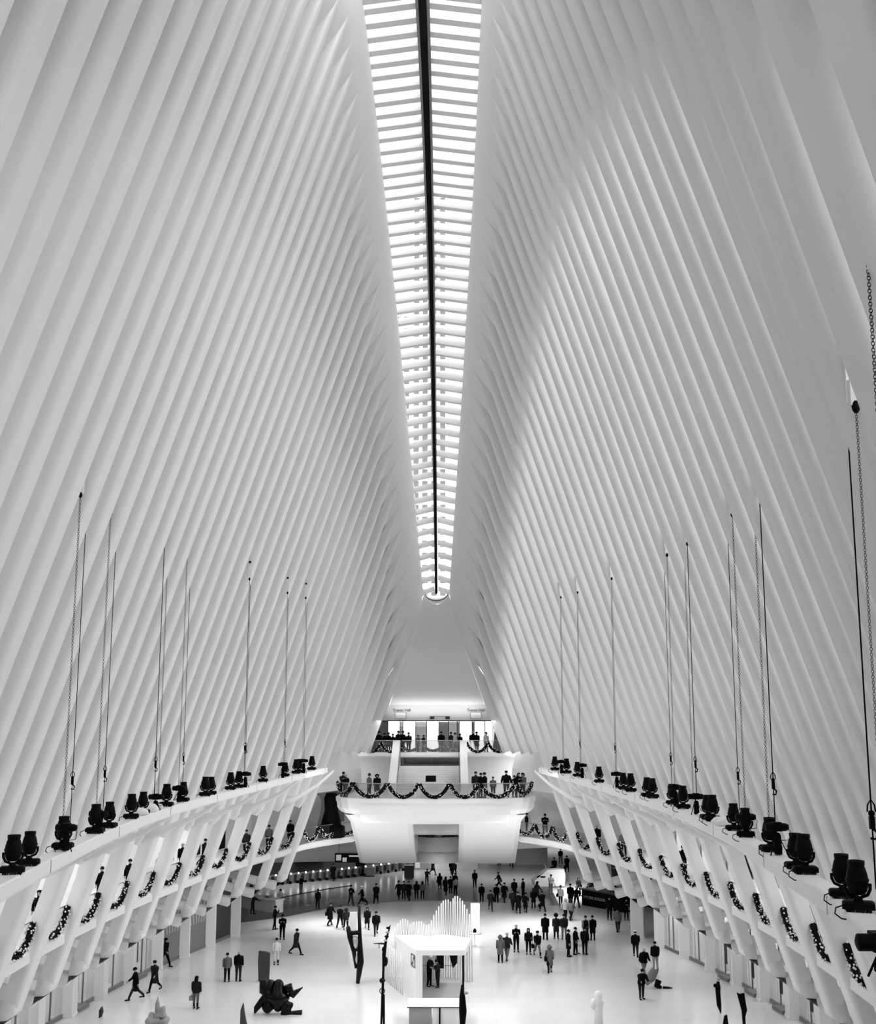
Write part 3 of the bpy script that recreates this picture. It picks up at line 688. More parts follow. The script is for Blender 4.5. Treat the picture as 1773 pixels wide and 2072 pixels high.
# ------------------------------------------------------------ shop fronts on the main floor
SHOP_X = 4.8
wn = 3
left_kinds = {0: 'black', 1: 'fan', 2: 'fan', 3: 'door', 4: 'clear', 5: 'door', 6: 'clear', 7: 'clear'}
FY = [80.5-3.85*k+1.9 for k in range(15)]
def wx(Y): return hookx(min(Y, 86))+SHOP_X
M['fan'] = None
def fan_mat():
    m = mat('sunburst_hoarding', 0.3, 0.5, 0.3); t = m.node_tree; b = t.nodes['Principled BSDF']
    g = t.nodes.new('ShaderNodeTexCoord'); sp = t.nodes.new('ShaderNodeSeparateXYZ'); t.links.new(g.outputs['Object'], sp.inputs[0])
    at = t.nodes.new('ShaderNodeMath'); at.operation = 'ARCTAN2'; mu = t.nodes.new('ShaderNodeMath'); mu.operation = 'MULTIPLY'; mu.inputs[1].default_value = 34
    si = t.nodes.new('ShaderNodeMath'); si.operation = 'SINE'; gt = t.nodes.new('ShaderNodeMath'); gt.operation = 'GREATER_THAN'; gt.inputs[1].default_value = 0.25
    zg = t.nodes.new('ShaderNodeMath'); zg.operation = 'GREATER_THAN'; zg.inputs[1].default_value = 1.9
    ml = t.nodes.new('ShaderNodeMath'); ml.operation = 'MULTIPLY'; mx = t.nodes.new('ShaderNodeMix'); mx.data_type = 'RGBA'
    mx.inputs['A'].default_value = (.20, .20, .20, 1); mx.inputs['B'].default_value = (.42, .42, .42, 1)
    t.links.new(sp.outputs['X'], at.inputs[0]); t.links.new(sp.outputs['Z'], at.inputs[1]); t.links.new(at.outputs[0], mu.inputs[0]); t.links.new(mu.outputs[0], si.inputs[0])
    t.links.new(si.outputs[0], gt.inputs[0]); t.links.new(sp.outputs['Z'], zg.inputs[0]); t.links.new(gt.outputs[0], ml.inputs[0]); t.links.new(zg.outputs[0], ml.inputs[1])
    t.links.new(ml.outputs[0], mx.inputs['Factor']); t.links.new(mx.outputs['Result'], b.inputs['Base Color']); return m
M['fan'] = fan_mat()
for sgn, side in ((-1, 'left'), (1, 'right')):
    for k, Y in enumerate(FY):
        if sgn > 0 and k == 0: pass
        x = wx(Y); t = thing('shop_column', 'white column between shop fronts on the %s side, %s from the far end' % (side, ORD[k]), 'column', (sgn*x, Y, 0), math.atan2(-(sgn*(wx(Y-2)-x)), 2.0)*1.0, 'white shop columns, %s side' % side)
        MB().bbox(-.5, .5, -.5, .5, 0, 5.9, .06).obj('shaft', 'lacquer', t); MB().box(-.52, .52, -.52, .52, 0, .12).obj('skirting', 'white', t)
        if k == len(FY)-1: continue
        Y2 = FY[k+1]; a = Vector((sgn*wx(Y), Y, 0)); b = Vector((sgn*wx(Y2), Y2, 0)); d = (b-a); L = d.length; ang = math.atan2(d.y, d.x)
        kind = left_kinds.get(k, 'clear') if sgn < 0 else ('clear' if k in (1, 2) else ('door' if k > 2 else 'open'))
        wn += 1
        if kind == 'open': continue
        wo = bpy.data.objects.new('window_%d' % wn, None); COL.objects.link(wo); wo.location = (a+b)/2; wo.rotation_euler = (0, 0, ang); wo['kind'] = 'structure'
        h = 4.7; w2 = L/2-.5
        MB().box(-w2, w2, -.06, .06, 0, .22).obj('kick_plate', 'midgrey', wo); MB().box(-w2, w2, -.07, .07, 4.2, 4.42).obj('transom', 'midgrey', wo)
        if kind == 'black': MB().box(-w2, w2, -.03, .03, .2, h+1).obj('hoarding', 'dkgrey', wo)
        elif kind == 'fan':
            MB().box(-w2, w2, -.03, .03, .2, h+1).obj('hoarding', 'fan', wo)
        else:
            MB().box(-w2, w2, -.02, .02, .2, h+1).obj('pane', 'clear', wo)
            MB().box(-.025, .025, -.04, .04, .2, h+1).obj('mullion', 'midgrey', wo)
            if kind == 'door':
                MB().box(-.08, w2*.9, -.5, .4, .02, .2).obj('door_sill', 'midgrey', wo)
                q = MB(); q.box(.3, .36, -.16, -.1, .9, 2.1); q.box(.5, .56, -.16, -.1, .9, 2.1); q.obj('handle', 'dkgrey', wo)
        wo_d = Vector((math.cos(ang), math.sin(ang)))
        # the lit shop behind
        if kind in ('clear', 'door'):
            s = thing('shop_interior', 'bright white shop room behind glass on the %s side, %s bay from the far end' % (side, ORD[k]), 'shop', (a+b)/2, ang, 'lit shop rooms, %s side' % side)
            inw = 1 if (Vector((-math.sin(ang), math.cos(ang))).x*sgn) > 0 else -1
            bx = lambda x0, x1, y0, y1, z0, z1: MB().box(x0, x1, min(y0*inw, y1*inw), max(y0*inw, y1*inw), z0, z1)
            bx(-w2-.4, w2+.4, 6.8, 7.0, 0, 5.6).obj('wall', 'white', s)
            bx(-w2-.5, -w2-.35, .6, 6.9, 0, 5.6).obj('partition', 'white', s)
            bx(-w2-.5, w2+.5, .4, 7.0, 5.2, 5.3).obj('ceiling', 'white', s)
            bx(-w2+.3, w2-.3, 1.8, 2.3, 5.1, 5.16).obj('lamp', 'shoplamp', s)
            bx(-w2+.1, w2-.6, 6.3, 6.7, 1.2, 1.26).obj('shelf', 'grey', s); bx(-w2+.1, w2-.6, 6.3, 6.7, 2.2, 2.26).obj('shelf', 'grey', s)
            bx(-.8, .8, 3.2, 4.2, 0, .95).obj('display_table', 'lacquer', s)
            if k % 3 == 0: bx(-w2+.2, -w2+.9, 2.6, 3.2, .1, 3.0).obj('dark_stand', 'black', s)
# ------------------------------------------------------------ moving spotlights on the ledges
def ledge_at(x, sgn):
    best = None
    for k in range(1400):
        Y = 10+k*0.0445; X, Z = ledge(Y, sgn); d = abs(proj((sgn*X, Y, Z))[0]-x)
        if best is None or d < best[0]: best = (d, Y, X, Z)
    return best[1:]
def make_spot():
    t = thing('spotlight', '', 'spotlight')
    MB().bbox(-.26, .26, -.15, .15, .04, .17, .035).obj('base', 'black', t)
    q = MB(); q.box(-.2, -.12, -.12, -.06, 0, .05); q.box(.12, .2, -.12, -.06, 0, .05); q.box(-.2, -.12, .06, .12, 0, .05); q.box(.12, .2, .06, .12, 0, .05); q.obj('feet', 'black', t)
    q = MB(); q.lathe([(.09, .17), (.07, .2), (.08, .24)], seg=12)
    for s_ in (-1, 1): q.tube([(s_*.05, 0, .23), (s_*.15, 0, .27), (s_*.195, 0, .36), (s_*.2, 0, .46)], .028, 8)
    q.obj('yoke', 'black', t)
    h = MB().lathe([(.07, .27), (.12, .29), (.15, .34), (.178, .44), (.18, .52), (.165, .62), (.14, .71), (.125, .735), (.135, .75), (.137, .83), (.115, .83), (.11, .79), (0, .79)], seg=18).obj('head', 'black', t)
    MB().lathe([(.1, .795), (.07, .805), (0, .81)], seg=16).obj('lens', 'darkglass', h)
    MB().lathe([(.185, .49), (.19, .5), (.19, .53), (.185, .54)], seg=18).obj('band', 'black', h)
    q = MB()
    q.tube([(-.24, -.1, .1), (-.36, -.14, .06), (-.38, -.18, -.03), (-.28, -.22, -.10), (-.1, -.22, -.12), (.08, -.18, -.06)], .012, 6)
    q.obj('cable', 'black', t)
    q = MB(); rr = random.Random(4)
    for k in range(9): x_ = -.16+.04*k; q.tube([(x_, -.14, .05), (x_+rr.uniform(-.03, .03), -.17, -.02-rr.uniform(.0, .07))], [.02, .006], 5)
    q.obj('clamp_teeth', 'black', t)
    return t
SPOT = make_spot(); used = [False]
def copy_tree(o, parent=None):
    c = o.copy(); COL.objects.link(c)
    if parent: c.parent = parent
    for ch in list(o.children): copy_tree(ch, c)
    return c
LS = [(24,.86,'second spotlight from the left edge stands behind it'),(58,.80,''),(127,.86,''),(192,.86,''),(220,.80,''),(265,.83,''),(289,.78,''),(336,.87,''),(370,.80,''),(415,.85,''),(427,.80,''),(466,.84,''),(483,.82,''),(532,.86,''),(577,.82,''),(599,.87,''),(606,.85,''),(631,.88,'')]
RS = [(1123,.88),(1147,.90),(1169,.85),(1213,.86),(1262,.81),(1277,.86),(1310,.84),(1321,.85),(1361,.81),(1383,.86),(1433,.80),(1443,.85),(1486,.79),(1510,.80),(1560,.84),(1612,.77),(1630,.82),(1707,.75),(1738,.80)]
first = True
for sgn, lst, side, edge in ((-1, [l[0:2] for l in LS], 'left', 'left edge'), (1, RS[::-1], 'right', 'right edge')):
    for k, (x, sc) in enumerate(lst):
        Y, X, Z = ledge_at(x, sgn)
        o = SPOT if first else copy_tree(SPOT); first = False
        o.location = (sgn*X, Y, Z); o.scale = (sc/.83,)*3; o.rotation_euler = (0, 0, sgn*math.radians(-20+((k*37) % 30)))
        tag(o, 'black upright spotlight on the %s ledge, %s counted from the %s' % (side, ORD[k], edge), 'spotlight', 'spotlights on the %s ledge' % side)

# ------------------------------------------------------------ chain lines and hoists
def chain(mb, a, b, r=0.013, link=0.055):
    a = Vector(a); b = Vector(b); L = (a-b).length; n_ = int(L/link)
    for k in range(n_):
        c = a.lerp(b, (k+.5)/n_); hl = link*.62; hw = r*1.7; ax = Vector((1, 0, 0)) if k % 2 else Vector((0, 1, 0)); u = Vector((0, 0, 1)); bt = r*.62
        for s1, s2 in ((-1, 0), (1, 0)): mb.obox(c+ax*(s1*hw)-u*hl*.6, c+ax*(s1*hw)+u*hl*.6, bt, bt)
        for s1 in (-1, 1): mb.obox(c+u*(s1*hl*.75)-ax*hw, c+u*(s1*hl*.75)+ax*hw, bt, bt)
def hook(parent, z, s=1.0):
    q = MB(); q.ball((0, 0, z), .05*s, 8, 5); q.box(-.035*s, .035*s, -.03*s, .03*s, z-.22*s, z-.04*s); q.tube([(0, 0, z-.2*s), (.07*s, 0, z-.27*s), (.05*s, 0, z-.36*s), (-.03*s, 0, z-.35*s)], .02*s, 6)
    q.tube([(-.06*s, 0, z+.02), (-.05*s, 0, z+.12*s), (0, 0, z+.2*s), (.05*s, 0, z+.12*s), (.06*s, 0, z+.02)], .012*s, 6); q.obj('hook', 'black', parent)
LINES = [('A',(163,1000),(133,1667),'c',(174,1057),(143,1668),'w',(149,1573)),('B',(224,1038),(198,1640),'c',(235,1090),(212,1638),'w',(213,1560)),
 ('C',(333,1098),(315,1607),'w',(339,1142),(321,1606),'c',(316,1541)),('D',(379,1122),(362,1590),'c',(385,1165),(370,1589),'w',(371,1531)),
 ('E',(505,1171),(496,1562),'w',(506,1210),(498,1562),'w',(496,1510)),('F',(582,1199),(572,1543),'c',(583,1232),(578,1543),'w',(578,1501)),('G',(619,1209),(614,1536),'c',(621,1240),(618,1536),'w',None),
 ('P',(1732,820),(1778,1900),'c',(1717,890),(1770,1800),'w',(1764,1646)),('N',(1537,1002),(1570,1665),'w',(1528,1060),(1552,1666),'c',(1565,1578)),('M',(1482,1040),(1507,1646),'c',(1473,1090),(1497,1640),'w',(1492,1564)),
 ('L',(1391,1099),(1407,1606),'w',(1386,1143),(1401,1606),'c',(1404,1541)),('K',(1350,1122),(1365,1588),'c',(1345,1160),(1360,1588),'w',(1358,1531)),('J',(1238,1170),(1247,1562),'c',(1237,1210),(1254,1560),'w',(1252,1510)),
 ('I',(1169,1198),(1177,1545),'c',(1168,1232),(1174,1545),'w',(1175,1502)),('H',(1135,1208),(1135,1538),'c',(1134,1240),(1140,1538),'w',None)]
def rib_face_Y(x, y):
    Y = 6.0
    while Y < 92:
        p = atY(x, y, Y)
        if abs(p.x) >= ribx(Y, p.z): break
        Y += 0.02
    k = math.ceil((Y-36.2+0.26)/PITCH_RIB); return 36.2+PITCH_RIB*k-0.27
cnt = {-1: 0, 1: 0}
for nm, t1, b1, k1, t2, b2, k2, hk in LINES:
    sgn = -1 if t1[0] < 886 else 1; side = 'left' if sgn < 0 else 'right'; c_ = cnt[sgn]; cnt[sgn] += 1
    Yf = rib_face_Y(*t1); P1 = atY(t1[0], t1[1], Yf-0.12); B1 = atY(b1[0], b1[1], Yf-0.12)
    t = thing('hanging_line', 'black %s hanging from a white bracket on a rib, %s from the %s edge' % ('chain' if k1 == 'c' else 'wire', ORD[c_], side), 'chain', (P1.x, P1.y, B1.z), 0, 'bracketed hanging lines, %s side' % side)
    H = P1.z-B1.z
    q = MB(); q.obox((0, .06, H+.05), (-sgn*-.0, .1, H+.95), .16, .04, Vector((0, 1, 0))); q.obox((0, .02, H), (0, .02, H+.35), .12, .06, Vector((0, 1, 0))); q.obj('bracket', 'lacquer', t)
    MB().ball((0, .0, H+.88), .065, 8, 5).obj('bolt', 'black', t); MB().ball((0, 0, H-.02), .055, 8, 6, (1, .7, 1.6)).obj('shackle', 'black', t)
    q = MB()
    if k1 == 'c': chain(q, (0, 0, H-.1), (0, 0, 0), *((.008, .034) if nm == 'P' else (.013, .055))); q.obj('chain', 'black', t)
    else: q.tube([(0, 0, H-.1), (0, 0, 0)], .014, 5); q.obj('wire', 'black', t)
    if hk and k1 == 'w': hook(t, atY(hk[0], hk[1], Yf-.12).z-B1.z)
    Y2 = Yf+1.0; P2 = atY(t2[0], t2[1], Y2); B2 = atY(b2[0], b2[1], Y2)
    t = thing('hanging_line', 'thin black %s beside the %s bracketed line from the %s edge' % ('chain' if k2 == 'c' else 'wire', ORD[c_], side), 'chain', (P2.x, P2.y, B2.z), 0, 'second hanging lines, %s side' % side)
    H2 = P2.z-B2.z+1.2; q = MB()
    if k2 == 'c': chain(q, (0, 0, H2), (0, 0, 0)); q.obj('chain', 'black', t)
    else: q.tube([(0, 0, H2), (0, 0, 0)], .011, 5); q.obj('wire', 'black', t)
    if hk and k2 == 'w': hook(t, atY(hk[0], hk[1], Y2).z-B2.z, .9)
    # hoist on the ledge
    lx, lz = ledge(Yf-.12, sgn)
    t = thing('chain_hoist', 'black chain hoist on a small ledge stand, %s from the %s edge' % (ORD[c_], side), 'hoist', (B1.x, B1.y, lz), 0, 'chain hoists on the %s ledge' % side)
    zt = max(.45, B1.z-lz)
    q = MB(); q.tube([(-.26, 0, zt-.1), (-.24, 0, zt-.1), (.22, 0, zt-.1), (.3, 0, zt-.1)], [.06, .1, .1, .07], 10); q.box(-.09, .12, -.1, .1, zt-.2, zt+.02); q.obj('motor', 'black', t)
    MB().lathe([(.09, .02), (.1, .05), (.085, zt-.3), (.05, zt-.24)], (0.03, 0, 0), 10).obj('chain_bag', 'blackcloth', t)
    q = MB()
    for a, b in ((-.2, -.14), (.24, -.12), (0, .16)): q.obox((0, 0, zt-.2), (a, b, 0), .02, .02)
    q.obj('stand', 'black', t)
    MB().tube([(.24, -.03, zt-.08), (.33, -.05, zt-.2), (.3, -.05, zt-.4), (.1, -.05, zt-.42)], .01, 5).obj('cable', 'black', t)
# the nearest line at the right edge of the picture
for (ta, tb, tc_, td, Yq, lab) in (((1727, -30), (1747, 396), (1748, 430), (1790, 1150), 9.2, 'black wire and heavy chain joined by a shackle, at the upper right edge'),):
    a = atY(*ta, Yq); b = atY(*tb, Yq); c = atY(*tc_, Yq); d = atY(*td, Yq)
    t = thing('hanging_line', lab, 'chain', (b.x, Yq, 12.6))
    MB().tube([(0, 0, a.z+1-12.6), (0, 0, b.z-12.6)], .011, 5).obj('wire', 'black', t)
    q = MB(); zb = b.z-12.6; q.tube([(0, 0, zb+.05), (-.05, 0, zb-.03), (-.06, 0, zb-.1), (0, 0, zb-.14), (.06, 0, zb-.1), (.05, 0, zb-.03), (0, 0, zb+.05)], .014, 6); q.obj('shackle', 'black', t)
    MB().lathe([(.02, zb-.33), (.045, zb-.31), (.045, zb-.2), (.025, zb-.18), (.03, zb-.1)], seg=10).obj('swivel', 'black', t)
    q = MB(); chain(q, (0, 0, zb-.33), (0, 0, 0), .0085, .032); q.obj('chain', 'black', t)
b = atY(1762, 0, 8.0)
t = thing('hanging_line', 'thin black wire running up the top right corner', 'wire', (b.x, 8.0, 12.6)); MB().tube([(0, 0, 8), (0, 0, 0)], .010, 5).obj('wire', 'black', t)
# crumpled clear sheets on the ledges
for k, (x, sgn, s_) in enumerate(((283, -1, .55), (300, -1, .7), (318, -1, .45), (347, -1, .4), (1424, 1, .4), (1466, 1, .55), (1457, 1, .5))):
    Y, X, Z = ledge_at(x, sgn); rr = random.Random(k); q = MB(); q.ball((0, 0, .12), .32, 12, 8, (1.3, .6, .75)); q.v = [(v[0]*(1+rr.uniform(-.12, .12)), v[1]*(1+rr.uniform(-.12, .12)), max(0, v[2]*(1+rr.uniform(-.15, .15)))) for v in q.v]
    o = q.obj('plastic_sheet', 'white'); o.location = (sgn*X, Y, Z); o.scale = (s_*1.3,)*3
    tag(o, 'crumpled white plastic cover lying on the %s ledge, %s from the outer end' % ('left' if sgn < 0 else 'right', ORD[k if k < 4 else 6-k]), 'cover', 'plastic covers on the ledges')

# ------------------------------------------------------------ garlands
def garland(A, B, sag, seed, label, group, rad=.175, out=Vector((0, 0, 0)), dens=1.0):
    A = Vector(A); B = Vector(B); rr = random.Random(seed); L = (A-B).length
    t = thing('garland', label, 'garland', A, 0, group); n_ = 16; pts = []
    for k in range(n_+1):
        u = k/n_; p = A.lerp(B, u)-A; s_ = 1-(2*u-1)**2; s_ = s_**.8; pts.append(p+Vector((0, 0, -sag*s_))+out)
    q = MB(); q.tube([(p.x, p.y, p.z) for p in pts], [rad*(.62+.2*rr.random()) for p in pts], 8, True, False)
    LL = sum((pts[k+1]-pts[k]).length for k in range(n_)); nl = int(LL*85*dens)
    ob = MB(); nb = int(LL*27*dens)
    def at(u):
        d_ = u*LL
        for k in range(n_):
            s_ = (pts[k+1]-pts[k]).length
            if d_ <= s_ or k == n_-1: return pts[k].lerp(pts[k+1], min(1, d_/s_)), (pts[k+1]-pts[k]).normalized()
            d_ -= s_
    for k in range(nl):
        p, d = at(rr.random()); v = Vector((rr.gauss(0, 1), rr.gauss(0, 1), rr.gauss(0, 1))); v -= d*v.dot(d)*.6; v.normalize(); s_ = v.cross(d); s_.normalize()
        r1 = rad*rr.uniform(.9, 1.3); c = p+v*rad*.5; e = p+v*r1; q.add([c-s_*.028, c+s_*.028, e], [(0, 1, 2)])
    q.obj('foliage', 'foliage', t)
    for k in range(nb):
        p, d = at(rr.random()); v = Vector((rr.gauss(0, 1), rr.gauss(0, 1), rr.gauss(0, 1))); v -= d*v.dot(d)*.7; v.normalize(); ob.ball(p+v*rad*rr.uniform(.85, 1.05), rr.uniform(.03, .05), 5, 3)
    o = ob.obj('baubles', 'bulb', t); o['kind'] = 'stuff'
    return t
sd = 1
for sgn, side in ((-1, 'left'), (1, 'right')):
    ks = [k for k in range(15)]
    for k in ks:
        Y2 = 80.5-3.85*k-.45; Y1 = Y2-2.95
        if Y1 < 25: continue
        sd += 1
        A = (sgn*(gx(Y1)-.14), Y1, 7.85); B = (sgn*(gx(Y2)-.14), Y2, 7.9)
        garland(A, B, .88, sd, 'garland swag on the %s gallery rail, in the %s gap from the far end' % (side, ORD[k]), 'garlands along the %s gallery' % side, .18)
    P = [Vector((p[0], p[1], 7.85)) for p in gpath(sgn) if p[1] >= 80.4]
    def pp(u):
        f = u*(len(P)-1); i = min(len(P)-2, int(f)); return P[i].lerp(P[i+1], f-i)
    for j, (u0, u1) in enumerate(((.04, .36), (.38, .68), (.70, 1.0))):
        sd += 1; garland(pp(u0)-Vector((sgn*.1, 0, 0)), pp(u1)-Vector((sgn*.1, 0, 0)), .85, sd, 'garland swag on the curved %s gallery end, %s from the ribs' % (side, ORD[j]), 'garlands on the %s gallery end' % side)
XS = [-7.75, -6.3, -3.6, -1.2, 1.1, 3.35, 6.15, 7.6]
for j, (a, b) in enumerate(zip(XS, XS[1:])):
    sd += 1; garland((a+.06, raily(a)-.22, 11.55), (b-.06, raily(b)-.22, 11.55), 1.0 if j not in (0, 6) else .85, sd, 'thick garland swag with white baubles on the lower landing rail, %s from the left' % ORD[j], 'garlands on the lower landing', .2)
j = 0
for a, b in ((-8.35, -6.5), (-6.5, -4.8), (-4.8, -3.25), (-3.0, -1.6), (-1.2, .5), (.7, 2.4), (2.6, 4.45), (4.45, 6.3), (6.3, 8.2)):
    sd += 1; mid = -3.05 < a < 2.5
    garland((a, 90.95 if not mid else 92.0, 14.6 if not mid else 14.3), (b, 90.95 if not mid else 92.0, 14.6 if not mid else 14.3), .85 if not mid else .45, sd, 'garland swag with white baubles on the upper landing rail, %s from the left' % ORD[j], 'garlands on the upper landing', .17); j += 1

# ------------------------------------------------------------ station level: turnstiles, signs, counters
a0 = atZ(512, 1797, Z_LOW); a1 = atZ(722, 1775, Z_LOW); c0 = atZ(742, 1773, Z_LOW); c1 = atZ(848, 1758, Z_LOW)
def turnstile(first=[None]):
    if first[0] is None:
        t = thing('turnstile', '', 'turnstile'); MB().bbox(-.15, .15, -.9, .9, 0, 1.0, .04).obj('cabinet', 'midgrey', t); MB().box(-.16, .16, -.92, -.86, 0, .3).obj('foot', 'black', t)
        q = MB(); q.tube([(.15, -.2, .75), (.55, -.2, .75)], .03, 6); q.box(.15, .5, -.1, .1, .3, .95); q.obj('gate', 'dkgrey', t); MB().ball((0, -.7, 1.07), .10, 8, 6).obj('lamp', 'downlamp', t); first[0] = t; return t
    return copy_tree(first[0])
k = 0
for A, B, n_, where in ((a0, a1, 15, 'left row'), (c0, c1, 8, 'right row')):
    for i in range(n_):
        p = A.lerp(B, i/(n_-1)); t = turnstile(); t.location = (p.x, p.y+.9, Z_LOW); t.rotation_euler = (0, 0, math.radians(-12))
        tag(t, 'grey turnstile with a small round lit lamp, %s from the left in the %s' % (ORD[i], where), 'turnstile', 'turnstiles in the '+where); k += 1
p = atZ(732, 1772, Z_LOW); t = thing('ticket_machine', 'black standing machine between the two rows of turnstiles', 'ticket machine', (p.x-.2, p.y+.5, Z_LOW)); MB().bbox(-.55, .55, -.4, .4, 0, 1.5, .05).obj('body', 'black', t); MB().box(-.3, .3, -.44, -.4, .7, 1.1).obj('screen', 'dkgrey', t); MB().bbox(-.32, .32, -.3, .3, 1.5, 2.4, .04).obj('sign_box', 'black', t)
p = atZ(747, 1774, Z_LOW); t = thing('gate_cabinet', 'rounded grey cabinet beside the black machine at the turnstiles', 'cabinet', (p.x+.1, p.y+.6, Z_LOW)); MB().bbox(-.5, .5, -.5, .5, 0, 1.15, .16).obj('body', 'midgrey', t); MB().box(-.52, .52, -.52, -.5, 0, .1).obj('plinth', 'black', t)
p = atZ(855, 1760, Z_LOW); t = thing('gate_cabinet', 'grey counter with a white square notice at the right end of the turnstiles', 'cabinet', (p.x, p.y+.6, Z_LOW)); MB().bbox(-1.0, .9, -.5, .5, 0, 1.2, .06).obj('body', 'grey', t); MB().box(-.9, -.3, -.53, -.5, .2, 1.0).obj('notice', 'lacquer', t)
# hanging sign
p = atY(726, 1737, 99); t = thing('direction_sign', 'black hanging sign with two lines of grey lettering above the turnstiles', 'sign', (p.x, 99, p.z))
t.scale = (.85, 1, .85)
MB().box(-2.6, 2.6, -.1, .1, -.42, .55).obj('panel', 'black', t)
text_mesh('Trains to', .40, 'steel', t, (1.35, -.13, .28), (PI/2, 0, 0)); text_mesh('New Jersey', .40, 'steel', t, (1.3, -.13, -.18), (PI/2, 0, 0))
q = MB(); q.box(-2.45, -1.9, -.13, -.1, -.2, .4); q.box(-1.75, -1.3, -.13, -.1, -.35, .1); q.box(-1.05, .0, -.13, -.1, .2, .35); q.obj('pictogram', 'steel', t)
q = MB(); q.box(-2.2, -2.15, 0, .05, .55, 6.0-p.z); q.box(2.15, 2.2, 0, .05, .55, 6.0-p.z); q.obj('hanger', 'dkgrey', t)
p = atZ(674+154, 1779, Z_LOW); t = thing('notice_board', 'dark standing poster board on the sunken floor behind the strolling people', 'sign', (p.x, p.y, Z_LOW)); MB().box(-.55, .55, -.05, .05, .1, 1.5).obj('board', 'dkgrey', t); MB().box(-.55, .55, -.06, .06, 1.5, 1.62).obj('header', 'white', t); MB().box(-.4, .4, -.25, .25, 0, .06).obj('foot', 'dkgrey', t)
# low curved counter on the left and the belt railing
t = thing('counter', 'long low pale counter at the left end of the sunken edge', 'counter'); A = atZ(474, 1835, 0); B = atZ(558, 1848, 0)
d = (B-A).normalized(); nn = Vector((-d.y, d.x, 0)); mid = (A+B)/2; L = (B-A).length; t.location = mid; t.rotation_euler = (0, 0, math.atan2(d.y, d.x))
MB().bbox(-L/2, L/2, 0, .9, 0, 1.0, .05).obj('body', 'plaster', t); MB().bbox(-L/2-.05, L/2+.05, -.1, 1.0, 1.0, 1.12, .03).obj('top', 'lacquer', t); MB().box(1.0, 1.6, .2, .5, 1.12, 1.3).obj('tray', 'midgrey', t)
t = thing('belt_railing', 'dark slanting rail on pale posts along the sunken edge on the left', 'railing'); R0 = [atZ(568, 1843, 0), atZ(621, 1832, 0), atZ(668, 1823, 0), atZ(708, 1817, 0)]
for p in R0[1:3]: MB().lathe([(.28, 0), (.26, .05), (.04, .08), (.035, 1.15), (.05, 1.2)], (p.x, p.y, 0), 10).obj('post', 'grey', t)
for a, b in zip(R0, R0[1:]): MB().obox((a.x, a.y, 1.1), (b.x, b.y, 1.12), .06, .09).obj('rail', 'dkgrey', t); MB().add([(a.x, a.y, 0.02), (b.x, b.y, 0.02), (b.x, b.y, 1.05), (a.x, a.y, 1.05)], [(0, 1, 2, 3)]).obj('glass', 'railglass', t)
# back of the station: shops and openings
for k, (x0, x1, z0, z1, m_, lab) in enumerate(((-19, -15.5, -1, 1.6, 'black', 'dark opening in the back wall left of the turnstiles'), (-13.5, -10, .2, 2.1, 'midgrey', 'dark grey panel on the back wall behind the left turnstiles'), (-.9, 2.2, .8, 2.0, 'midgrey', 'grey panel on the back wall between the landing legs'), (7.0, 9.5, -.9, 1.6, 'lamp', ''))):
    if m_ == 'lamp': continue
    t = thing('wall_panel', lab, 'panel', ((x0+x1)/2, 139.85, 0)); MB().box((x0-x1)/2, (x1-x0)/2, -.05, .1, z0, z1).obj('panel', m_, t); MB().box((x0-x1)/2-.1, (x1-x0)/2+.1, -.02, .1, z1, z1+.12).obj('frame', 'grey', t)
t = thing('station_counter', 'curved white counter with a thin rail at the foot of the left landing leg', 'counter', (1.6, 131, Z_LOW)); MB().loft([[(x_-1, .06*x_*x_, z_) for x_ in [-4+k*.5 for k in range(17)]] for z_ in (0, 1.15)], False, False, True).obj('body', 'plaster', t)
MB().tube([(x_-1, .06*x_*x_, 1.5) for x_ in [-4+k*.5 for k in range(17)]], .03, 5).obj('rail', 'steel', t)
# white rounded display by the passage
p = atZ(1112, 1797, 0); t = thing('display_car', 'white rounded low car-like display at the bright passage mouth', 'display', (p.x, p.y+1.2, 0), math.radians(8))
MB().loft([[(-1.5, -.8, .1), (1.5, -.8, .1), (1.5, .8, .1), (-1.5, .8, .1)], [(-1.6, -.85, .7), (1.6, -.85, .9), (1.6, .85, .9), (-1.6, .85, .7)], [(-1.0, -.75, 1.1), (1.6, -.8, 1.3), (1.6, .8, 1.3), (-1.0, .75, 1.1)], [(-.2, -.6, 1.7), (1.5, -.65, 1.75), (1.5, .65, 1.75), (-.2, .6, 1.7)]], True).obj('body', 'lacquer', t)
q = MB(); q.ball((-.7, -.5, 1.02), .5, 10, 6, (1.2, .7, .35)); q.obj('dark_window', 'black', t)
# cafe bar on the right
A = atZ(1177, 1831, 0); B = atZ(1252, 1845, 0); d = (B-A).normalized(); L = (B-A).length
t = thing('cafe_bar', 'black cafe bar front with grey lettering at the right side of the floor', 'bar', A, math.atan2(d.y, d.x))
MB().bbox(0, L+.6, 0, 1.5, 0, 1.35, .05).obj('front', 'black', t); MB().bbox(-.08, L+.7, -.12, 1.6, 1.35, 1.45, .03).obj('top', 'dkgrey', t)
text_mesh('EPICERIE BOULUD', .34, 'steel', t, (L*.36, -.02, .75), (PI/2, 0, 0), bold=True)
MB().obox((0, .1, 1.45), (1.3, 1.2, 2.3), .05, .05).obj('rail', 'grey', t)
t = thing('cafe_backdrop', 'black back wall and shelves behind the cafe bar', 'shelf wall', (B.x+2.4, B.y+4.0, 0), math.atan2(d.y, d.x)-.2); MB().box(-4.2, 4.0, 0, .3, 0, 4.2).obj('wall', 'black', t)
for k in range(3): MB().box(-3.6, 3.4, -.3, 0, 1.2+k*.8, 1.25+k*.8).obj('shelf', 'dkgrey', t)
q = MB(); rr = random.Random(2)
for k in range(34): q.box(-3.5+k*.2, -3.4+k*.2, -.25, -.12, 1.25, 1.25+rr.uniform(.15, .4))
